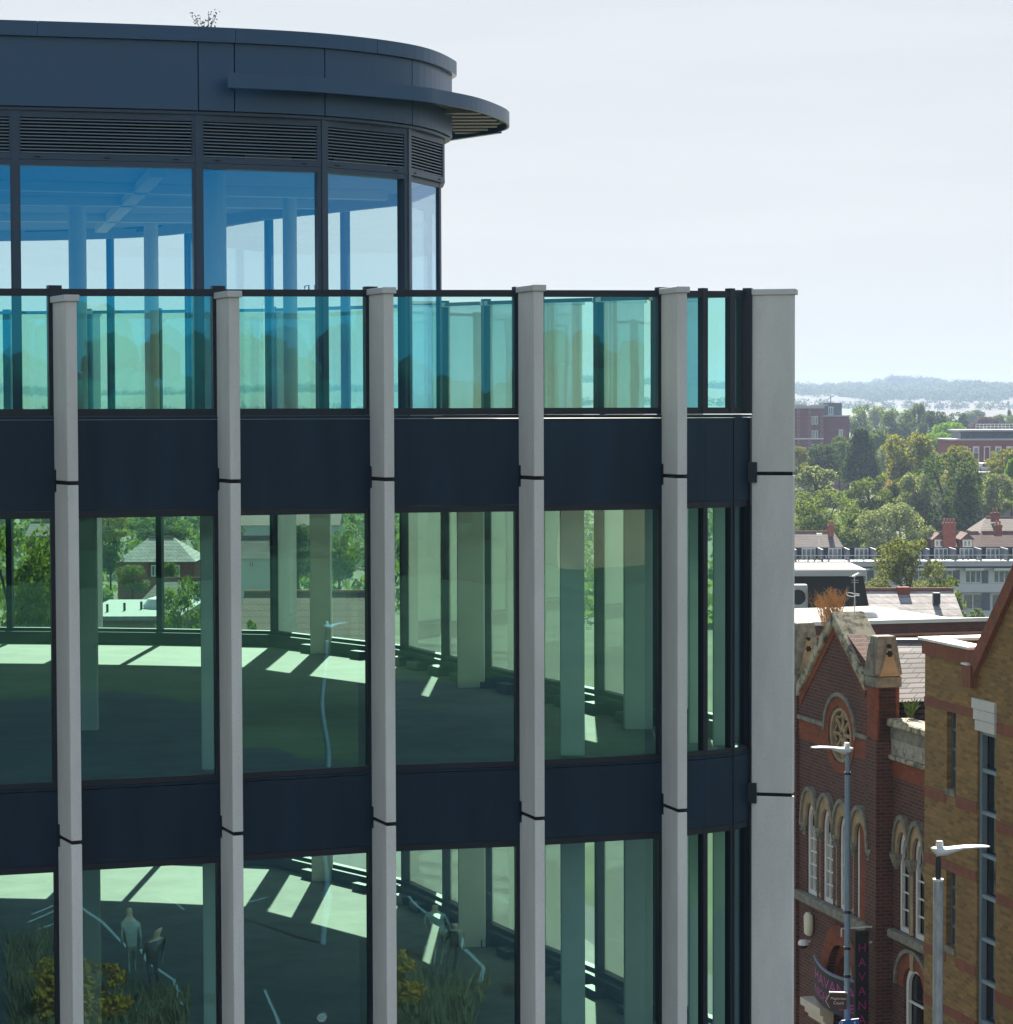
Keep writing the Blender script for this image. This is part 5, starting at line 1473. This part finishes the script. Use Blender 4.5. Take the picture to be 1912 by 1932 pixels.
T = [
 ('hazy round tree touching the left brick tower block', 1624, 764, 50, 830, 900, 'mid', 'round', 0),
 ('pale hazy tree on the skyline, second from the brick tower block', 1657, 766, 40, 825, 1000, 'pale', 'round', 1),
 ('broad hazy tree in the middle of the skyline row', 1693, 772, 62, 838, 800, 'mid', 'broad', 2),
 ('tallest slender tree of the skyline row', 1732, 762, 38, 830, 850, 'mid', 'round', 3),
 ('blue-green skyline tree right of the slender tallest one', 1763, 775, 54, 835, 780, 'dark', 'round', 1),
 ('small round hazy tree above the bright green crown', 1806, 778, 44, 812, 900, 'dark', 'broad', 0),
 ('pale wide tree far off under the tan field', 1838, 774, 52, 806, 1250, 'mid', 'broad', 3),
 ('purple-leaved copper beech above the red building roof', 1864, 786, 52, 812, 880, 'purple', 'broad', 1),
 ('hazy green tree at the right edge behind the red building', 1897, 782, 52, 812, 950, 'mid', 'broad', 2),
 ('little dark pointed conifer on the skyline at the right edge', 1905, 773, 14, 800, 1100, 'dark', 'cone', 0),
 ('bright lime-green tree spreading left of the red brick building', 1792, 797, 70, 850, 650, 'bright', 'broad', 1),
 ('second lime-green tree, lower, left of the red building wall', 1770, 815, 48, 862, 600, 'bright', 'round', 2),
 ('green tree behind the tall pyramid-shaped one', 1652, 811, 62, 870, 640, 'mid', 'broad', 3),
 ('blue-green rounded tree between the pyramid tree and the yellow-green tree', 1680, 838, 48, 885, 600, 'pale', 'round', 0),
 ('tall pyramid-shaped dark tree in front of the brick tower block', 1624, 809, 84, 910, 500, 'dark', 'cone', 1),
 ('dark spreading tree at the foot of the brick tower block', 1551, 837, 70, 900, 520, 'dark', 'broad', 2),
 ('mid green tree squeezed left of the pyramid-shaped tree', 1585, 824, 46, 890, 540, 'mid', 'round', 3),
 ('yellowish tree at the edge of the concrete fin below the tower block', 1508, 842, 34, 890, 505, 'yellow', 'round', 1),
 ('large yellow-green domed tree left of the big dark tree', 1718, 817, 96, 915, 450, 'yellow', 'round', 2),
 ('yellow-green tree in front of the red building left end', 1807, 842, 66, 905, 430, 'yellow', 'round', 3),
 ('bluish tree low between the two yellow-green domes', 1766, 852, 40, 900, 445, 'pale', 'round', 0),
 ('dark green tree crossing the right edge beside the silver van', 1893, 846, 58, 905, 440, 'yellow', 'round', 0),
 ('bright green pointed conifer at the right edge', 1910, 866, 44, 935, 392, 'bright', 'cone', 2),
 ('silvery green tree at the right edge below the bright conifer', 1884, 893, 62, 960, 370, 'pale', 'round', 1),
 ('biggest tree, a dark spreading yew behind the dormer house', 1788, 857, 150, 1012, 380, 'dark', 'broad', 0, 12000, .020),
 ('grey-green shoulder tree leaning on the left of the dark yew', 1728, 893, 62, 965, 376, 'pale', 'round', 2),
 ('small olive tree left of the dark yew', 1697, 905, 50, 962, 398, 'olive', 'round', 3),
 ('small pinkish dry tree between the olive tree and the green ones', 1681, 904, 22, 936, 405, 'pink', 'round', 0, 1500, .05),
 ('pale leafy tree against the concrete fin, upper of the two', 1540, 880, 104, 950, 392, 'pale', 'loose', 1, 8000, .026),
 ('sunny green tree between the pale leafy tree and the olive tree', 1640, 896, 84, 965, 372, 'mid', 'loose', 2, 7000, .026),
 ('large rounded green tree above the tiled house', 1560, 926, 132, 1040, 342, 'mid', 'round', 0, 11000, .021),
 ('pale silvery rounded bush-like tree above the flats terrace', 1682, 951, 118, 1044, 330, 'pale', 'broad', 3, 11000, .021),
 ('small pale shrub-like tree left of the dormer house', 1751, 992, 34, 1044, 325, 'pale', 'round', 1, 3000, .04),
 ('green tree filling the gap behind the silvery rounded tree', 1625, 960, 60, 1040, 345, 'dark', 'round', 3),
]
for k, q in enumerate(T):
    lab, cx, top, w, bot, Y, mt, sh, va = q[:9]
    n, sz = (q[9], q[10]) if len(q) > 9 else (9000, .028)
    tree(lab, cx, top, w, bot, Y, mt, sh, va, n, sz)
tree('nearest leafy tree with olive tints in front of the white flats', 1716, 1016, 178, 1165, 205, 'olive', 'loose', 1, 17000, .0155)
tree('lower right limb-like leafy tree beside the slate roof end', 1790, 1085, 70, 1190, 204, 'mid', 'loose', 2, 5000, .03)
tree('small bright shrub top poking up beside the steep brick gable', 1843, 1146, 30, 1180, 225, 'mid', 'loose', 3, 1200, .06, name='shrub')
# trees seen through the office glazing
G2 = 'trees seen through the office glass'
for q in (
 ('tall leafy tree filling the leftmost bay of glass', 24, 985, 200, 1290, 76, 'mid', 'round', 0, 15000, .018),
 ('leafy tree right of the tallest one in the leftmost bay of glass', 88, 1040, 130, 1290, 79, 'yellow', 'loose', 1, 12000, .02),
 ('lone leafy tree in the second bay of glass beside the flat roof', 348, 1084, 130, 1290, 84, 'mid', 'loose', 2, 14000, .018),
 ('small tree top at the bottom of the third bay of glass', 470, 1166, 44, 1290, 88, 'mid', 'loose', 3, 5000, .03),
 ('shrubby tree in front of the hipped house in the second bay', 250, 1066, 60, 1108, 205, 'olive', 'round', 1, 5000, .03),
 ('dark tree left of the hipped house in the second bay', 208, 1008, 46, 1070, 230, 'dark', 'round', 2, 5000, .03),
 ('round green tree right of the hipped house', 322, 1062, 40, 1108, 215, 'mid', 'round', 3, 4000, .035),
 ('tree beyond the hipped house, high in the second bay', 300, 962, 110, 1012, 380, 'mid', 'broad', 0, 6000, .028),
 ('yellow-green tree high in the second bay at its left', 205, 966, 80, 1012, 400, 'yellow', 'broad', 1, 6000, .028),
 ('dark tree beside the grey house in the third bay', 430, 985, 60, 1040, 340, 'dark', 'round', 2, 5000, .03),
 ('tree behind the tiled roof in the third bay', 560, 990, 90, 1070, 290, 'dark', 'round', 3, 6000, .028),
 ('second tree behind the tiled roof, nearer the far column', 640, 1000, 70, 1080, 280, 'mid', 'round', 0, 5000, .03),
 ('tree behind the terrace house in the first bay', 100, 970, 90, 1010, 420, 'mid', 'broad', 3, 5000, .03)):
    tree(*q, group=G2)

def leafy(name, pts, m, label, cat, per=70):
    rg_ = np.random.default_rng(8)
    p = np.array(pts); k = np.repeat(np.arange(len(p)), per); n_ = len(k)
    d = rg_.normal(size=(n_, 3)); d /= np.linalg.norm(d, axis=1)[:, None]
    c = p[k, :3] + d * np.stack([p[k, 3], p[k, 3], p[k, 4]], 1) * (rg_.random(n_)[:, None] ** .4)
    a = rg_.normal(size=(n_, 3)); a /= np.linalg.norm(a, axis=1)[:, None]
    b = np.cross(a, d); s_ = (p[k, 3] * rg_.uniform(.10, .24, n_))[:, None]
    v = np.stack([c - a * s_, c - b * s_, c + a * s_, c + b * s_], axis=1).reshape(-1, 3)
    me = bpy.data.meshes.new(name)
    me.vertices.add(len(v)); me.vertices.foreach_set('co', v.ravel())
    me.loops.add(n_ * 4); me.loops.foreach_set('vertex_index', np.arange(n_ * 4))
    me.polygons.add(n_); me.polygons.foreach_set('loop_start', np.arange(0, n_ * 4, 4)); me.polygons.foreach_set('loop_total', np.full(n_, 4))
    me.update(); me.materials.append(m)
    o = bpy.data.objects.new(name, me); COL.objects.link(o)
    return tag(o, label, cat, kind='stuff')
# far woodland along the ridge and field edges: one mass
rg = np.random.default_rng(5)
ico = bpy.data.meshes.new('blob')
bm = bmesh.new(); bmesh.ops.create_icosphere(bm, subdivisions=2, radius=1); bm.to_mesh(ico); bm.free()
iv = np.array([v.co[:] for v in ico.vertices]); itri = np.array([p.vertices[:] for p in ico.polygons])
def blobs(name, pts, m, label, cat):
    V, Fc = [], []
    k = 0
    for (x, y, z, rx, rz) in pts:
        j = 1 + rg.uniform(-.22, .22, len(iv))
        v = iv * j[:, None] * np.array([rx, rx, rz]) + np.array([x, y, z])
        V.append(v); Fc.append(itri + k); k += len(iv)
    V = np.concatenate(V); Fc = np.concatenate(Fc)
    me = bpy.data.meshes.new(name)
    me.vertices.add(len(V)); me.vertices.foreach_set('co', V.ravel())
    me.loops.add(len(Fc) * 3); me.loops.foreach_set('vertex_index', Fc.ravel())
    me.polygons.add(len(Fc)); me.polygons.foreach_set('loop_start', np.arange(0, len(Fc) * 3, 3)); me.polygons.foreach_set('loop_total', np.full(len(Fc), 3))
    me.polygons.foreach_set('use_smooth', np.ones(len(Fc), dtype=bool))
    me.update(); me.materials.append(m)
    o = bpy.data.objects.new(name, me); COL.objects.link(o)
    return tag(o, label, cat, kind='stuff')
wood = mat('far_wood', (.028, .045, .018), .95, .3, .05)
pts = []
def row(x0_, x1_, yf, n, r=(7, 11), jit=30, zs=.8):
    for k in range(n):
        x = x0_ + (x1_ - x0_) * (k + rg.random()) / n; y = yf(x) + rg.normal() * jit
        q = rg.uniform(*r); pts.append((x, y, ground_z(x, y) + q * .45, q, q * zs * rg.uniform(.8, 1.25)))
row(-1600, 1800, lambda x: 4680, 900, (6, 11), 40)
row(-1600, 1800, lambda x: 4400 + 60 * math.sin(x * .006), 420, (8, 13), 90)
row(500, 760, lambda x: 3650, 240, (7, 12), 170)
row(430, 640, lambda x: 4000 + .2 * x, 220, (7, 12), 130)
row(690, 830, lambda x: 3900, 200, (8, 13), 170)
row(-1500, 1500, lambda x: 2950 + 80 * math.sin(x * .004), 300, (6, 10), 30)
row(-1400, 1400, lambda x: 2300 + 60 * math.sin(x * .005 + 2), 420, (6, 10), 60)
row(-1200, 1200, lambda x: 1800, 420, (6, 11), 120)
row(-800, 900, lambda x: 1450, 420, (5, 9), 110)
row(-600, 700, lambda x: 1150, 260, (5, 8), 90)
# the dome of taller trees with a spire-like conifer on the ridge
for k in range(60):
    x = rg.normal() * 16 + 775; pts.append((x, 4560 + rg.normal() * 15, ground_z(x, 4560) + 9, 9, 9 * max(.5, 1 - abs(x - 775) / 90)))
for k in range(40):
    x = rg.normal() * 26 + 716; pts.append((x, 4560 + rg.normal() * 15, ground_z(x, 4560) + 9, 9, 11))
for k in range(3): pts.append((702, 4540, ground_z(702, 4540) + 10 + k * 4.4, 5.5 - k * .85, 4.5))
leafy('distant_woodland', pts, L['dark'], 'blue hazy woodland along the far ridge and field edges', 'woodland', 90)
# scrub between the houses and trees of the valley floor
M['scrub'] = mat('scrub_green', (.035, .055, .018), .95, .4, .4, col2=(.10, .12, .035))
pts = []
for k in range(1500):
    Y = rg.uniform(300, 1150); x = rg.uniform(-.24, .24) * Y
    r = rg.uniform(1.6, 4.2); pts.append((x, Y, -11 + r * .5, r, r * rg.uniform(.7, 1.3)))
leafy('hedges_and_scrub', pts, L['mid'], 'low hedges and scrub filling the valley between the trees', 'scrub')
# wooded rise behind the viewer, mirrored in the glass
pts = []
for k in range(4200):
    x = rg.uniform(-40, 330); y = rg.uniform(-260, -150)
    h = 14.5 + 11 * max(0, math.sin(x * .085 + 3.0)) ** 1.0 + 1.5 * math.sin(x * .19)
    r = rg.uniform(1.6, 3.0); pts.append((x, y, h * math.sqrt(rg.uniform(.01, 1)) - 2, r, r))
blobs('wooded_rise', pts, wood, 'dark wooded rise mirrored in the terrace balustrade glass', 'woodland')

# ================================================================== what the glass mirrors in front of the office
Bp = base[3]; Nn = Vector((math.sin(R(17.5)), -math.cos(R(17.5)), 0))
def mirror(p):
    d = (p - Vector((Bp.x, Bp.y, 0))).dot(Nn); return p - Nn * (2 * d)
def MZ(px, py, z=0.0): return mirror(PZ(px, py, z))
M['line'] = mat('road_line_paint', (.42, .42, .41), .7, .1, 3)
ln = MB()
def stroke(pp, w=.11):
    q = [MZ(a, b) for a, b in pp]
    for a, b in zip(q, q[1:]):
        t = (b - a).normalized(); n = Vector((-t.y, t.x, 0)) * w / 2
        ln.add([(a + n).to_tuple()[:2] + (.009,), (b + n).to_tuple()[:2] + (.009,), (b - n).to_tuple()[:2] + (.009,), (a - n).to_tuple()[:2] + (.009,)], [(0, 1, 2, 3)])
for pp in ([(0, 1745), (45, 1727), (80, 1715)], [(20, 1758), (80, 1738)], [(5, 1730), (60, 1712)], [(325, 1690), (355, 1698), (378, 1714)], [(300, 1775), (318, 1810), (345, 1828), (365, 1840), (378, 1890)],
           [(478, 1745), (490, 1785), (530, 1795), (545, 1805)], [(560, 1840), (590, 1855), (620, 1885), (655, 1905)], [(560, 1800), (575, 1830)], [(620, 1718), (660, 1705)], [(660, 1710), (630, 1722)],
           [(755, 1860), (770, 1900), (780, 1932)], [(760, 1690), (800, 1682)], [(180, 1700), (240, 1740), (275, 1775)]): stroke(pp)
tag(ln.build('road_markings', M['line'], fixn=False), kind='structure')
sr = random.Random(12)
vg_ = MB()
for k in range(5200):
    px, py = sr.uniform(-40, 395), sr.uniform(1770, 2080)
    if px > 180 and py < 1850 + (px - 180) * .1: continue
    c = MZ(px, py); h = sr.uniform(.2, .65); a = sr.uniform(0, 6.28); s_ = sr.uniform(.02, .06)
    d = Vector((math.cos(a), math.sin(a), 0)) * s_; l_ = Vector((sr.uniform(-.3, .3), sr.uniform(-.3, .3), h))
    vg_.add([c - d, c + d, c + l_], [(0, 1, 2)])
tag(vg_.build('verge_grass', mat('dry_verge_grass', (.06, .07, .03), .9, .4, .6, col2=(.17, .11, .05)), fixn=False), 'tall dry grass verge mirrored in the lowest panes', 'grass', kind='stuff')
for lab, px, py in (('orange flowering bush mirrored in the leftmost lowest pane', 75, 1925), ('orange flowering bush mirrored in the second lowest pane', 210, 1925)):
    c = MZ(px, py); mb = MB()
    L.setdefault('orange', leaf_mat('orange_flowers', (.30, .13, .01), (.55, .26, .02), .2))
    tree_at('flower_bush', lab, c.x, c.y, -.1, 1.6, 1.9, 'round', 'orange', 0, 2500, .045, 0, 'orange flower bushes by the road', 'bush')
c = MZ(560, 1915)
L['red'] = leaf_mat('red_flowers', (.35, .01, .015), (.12, .16, .04), .2)
tree_at('flower_basket', 'red flower display by the road mirrored beside the mirrored lamp', c.x, c.y, .6, 2.4, 1.4, 'round', 'red', 1, 1500, .06, 0, None, 'flowers')
Bp = base[2]; Nn = (base[3] - base[2]).normalized(); Nn = Vector((Nn.y, -Nn.x, 0))
vp = P(612, 1180, 70); q = mirror(Vector((vp.x, vp.y, 0)))
street_lamp('street_lamp', 'tall grey street lamp seen only as a reflection in the third bay', q.x, q.y, vp.z, .95, (1, .3), .085, 0, M['galv'])
vp = P(608, 1920, 66); q = mirror(Vector((vp.x, vp.y, 0)))
# people on the pavement, seen as reflections
def person(name, label, loc, rz, shirt, legs, h=1.74, bent=0.0):
    t = thing(name, label, 'person', loc, rz)
    k = h / 1.74
    vs = [(0, 0, .95), (0, -.02 - bent * .1, 1.2), (0, -bent * .25, 1.42), (0, -bent * .3, 1.50), (0, -.02 - bent * .36, 1.60), (0, -.01 - bent * .38, 1.70),
          (.18, -bent * .25, 1.40), (.25, .02 - bent * .2, 1.13), (.24, -.10 - bent * .2, .88), (.24, -.13 - bent * .2, .79), (-.18, -bent * .25, 1.40), (-.25, .02 - bent * .2, 1.13), (-.24, -.10 - bent * .2, .88), (-.24, -.13 - bent * .2, .79),
          (.09, 0, .88), (.10, -.10, .48), (.10, .02, .08), (.10, -.14, .04), (-.09, 0, .88), (-.10, .04, .48), (-.10, .20, .10), (-.10, .06, .04)]
    es = [(0, 1), (1, 2), (2, 3), (3, 4), (4, 5), (2, 6), (6, 7), (7, 8), (8, 9), (2, 10), (10, 11), (11, 12), (12, 13), (0, 14), (14, 15), (15, 16), (16, 17), (0, 18), (18, 19), (19, 20), (20, 21)]
    rs = [.15, .14, .15, .055, .09, .075, .06, .045, .035, .04, .06, .045, .035, .04, .085, .06, .045, .035, .085, .06, .045, .035]
    me = bpy.data.meshes.new('body'); me.from_pydata([tuple(c * k for c in v) for v in vs], es, [])
    o = bpy.data.objects.new('body', me); COL.objects.link(o); o.parent = t
    sk = o.modifiers.new('skin', 'SKIN')
    for i, r in enumerate(rs): me.skin_vertices[0].data[i].radius = (r * k, r * k * .85)
    me.skin_vertices[0].data[0].use_root = True
    sd = o.modifiers.new('sub', 'SUBSURF'); sd.levels = 2; sd.render_levels = 2
    m = bpy.data.materials.new(name + '_cloth'); m.use_nodes = True
    n = m.node_tree.nodes; l = m.node_tree.links
    tcx = n.new('ShaderNodeTexCoord'); sx = n.new('ShaderNodeSeparateXYZ'); l.new(tcx.outputs['Object'], sx.inputs[0])
    r = n.new('ShaderNodeValToRGB'); r.color_ramp.interpolation = 'CONSTANT'
    e = r.color_ramp.elements; e[0].position = 0; e[0].color = (*legs, 1); e[1].position = .53; e[1].color = (*shirt, 1)
    q = e.new(.83); q.color = (.42, .24, .17, 1); q = e.new(.96); q.color = (.06, .035, .02, 1)
    dv = n.new('ShaderNodeMath'); dv.operation = 'DIVIDE'; dv.inputs[1].default_value = h * 1.0
    l.new(sx.outputs['Z'], dv.inputs[0]); l.new(dv.outputs[0], r.inputs['Fac']); l.new(r.outputs['Color'], n['Principled BSDF'].inputs['Base Color'])
    me.materials.append(m)
    return t
Bp = base[1]; Nn = (base[2] - base[1]).normalized(); Nn = Vector((Nn.y, -Nn.x, 0))
vp = PZ(290, 1872, 0); q = mirror(vp); person('person', 'person in a black top and dark trousers walking, mirrored in the second lowest pane', (q.x, q.y, .0), R(200), (.02, .02, .022), (.03, .03, .04))
vp = PZ(248, 1838, 0); q = mirror(vp); person('person', 'person in a pale shirt and shorts walking ahead, mirrored in the second lowest pane', (q.x, q.y, .0), R(20), (.20, .20, .17), (.10, .11, .08))
# brick house across the road, mirrored in the upper panes
Bp = base[4]; Nn = (base[5] - base[4]).normalized(); Nn = Vector((Nn.y, -Nn.x, 0))
tt_ = thing('orange_brick_house', 'orange brick building across the road mirrored at the top of the right panes', 'house', mirror(PZ(1150, 1060, 0)), R(20))
MB().box((-7, -5, 0), (7, 5, 7.2)).build('wall', mat('orange_brickwork', (.50, .22, .11), .9, .3, .4), tt_, local=True)
MB().add([(-7.3, -5.4, 7.2), (7.3, -5.4, 7.2), (7.3, 5.4, 7.2), (-7.3, 5.4, 7.2), (-7.3, 0, 10.2), (7.3, 0, 10.2)], [(0, 1, 5, 4), (2, 3, 4, 5), (0, 4, 3), (1, 2, 5), (3, 2, 1, 0)]).build('roof', M['slate_far'], tt_, local=True)
# round speed roundel by the verge, mirrored low in the third bay
Bp = base[2]; Nn = (base[3] - base[2]).normalized(); Nn = Vector((Nn.y, -Nn.x, 0))
vp = P(608, 1921, 55); q = mirror(Vector((vp.x, vp.y, 0)))
fd = (Vector((base[2].x, base[2].y, 0)) - q).normalized()
sg = thing('speed_sign', 'small round speed sign reading 20, mirrored at the foot of the third bay', 'sign', (q.x, q.y, 0), math.atan2(fd.y, fd.x) + math.pi / 2)
MB().lathe((0, .03), [(.03, 0), (.03, vp.z + .12)], 8).build('pole', M['galv'], sg, local=True)
MB().xz(ellipse(0, vp.z, .13, 20), -.02, .0).build('roundel', M['white_paint'], sg, local=True)
MB().holed(ellipse(0, vp.z, .13, 20), [list(reversed(ellipse(0, vp.z, .105, 20)))], -.026, -.0205).build('red_ring', mat('sign_red', (.45, .01, .015), .5), sg, local=True)
vs, f_ = text_mb('20', .15)
MB().add([(v[0], -.024, vp.z - .05 + v[1]) for v in vs], f_).build('lettering', M['black'], sg, local=True, fixn=False)

# ================================================================== HAZE
hz = MB().box((-3400, -390, -12.6), (3400, 5900, 84))
hm_ = bpy.data.materials.new('air'); hm_.use_nodes = True
n = hm_.node_tree.nodes; l = hm_.node_tree.links
n.remove(n['Principled BSDF'])
pvn = n.new('ShaderNodeVolumePrincipled')
pvn.inputs['Color'].default_value = (.46, .60, .86, 1)
pvn.inputs['Density'].default_value = .00018
pvn.inputs['Anisotropy'].default_value = .1
l.new(pvn.outputs[0], n['Material Output'].inputs['Volume'])
tag(hz.build('haze', hm_), kind='stuff')
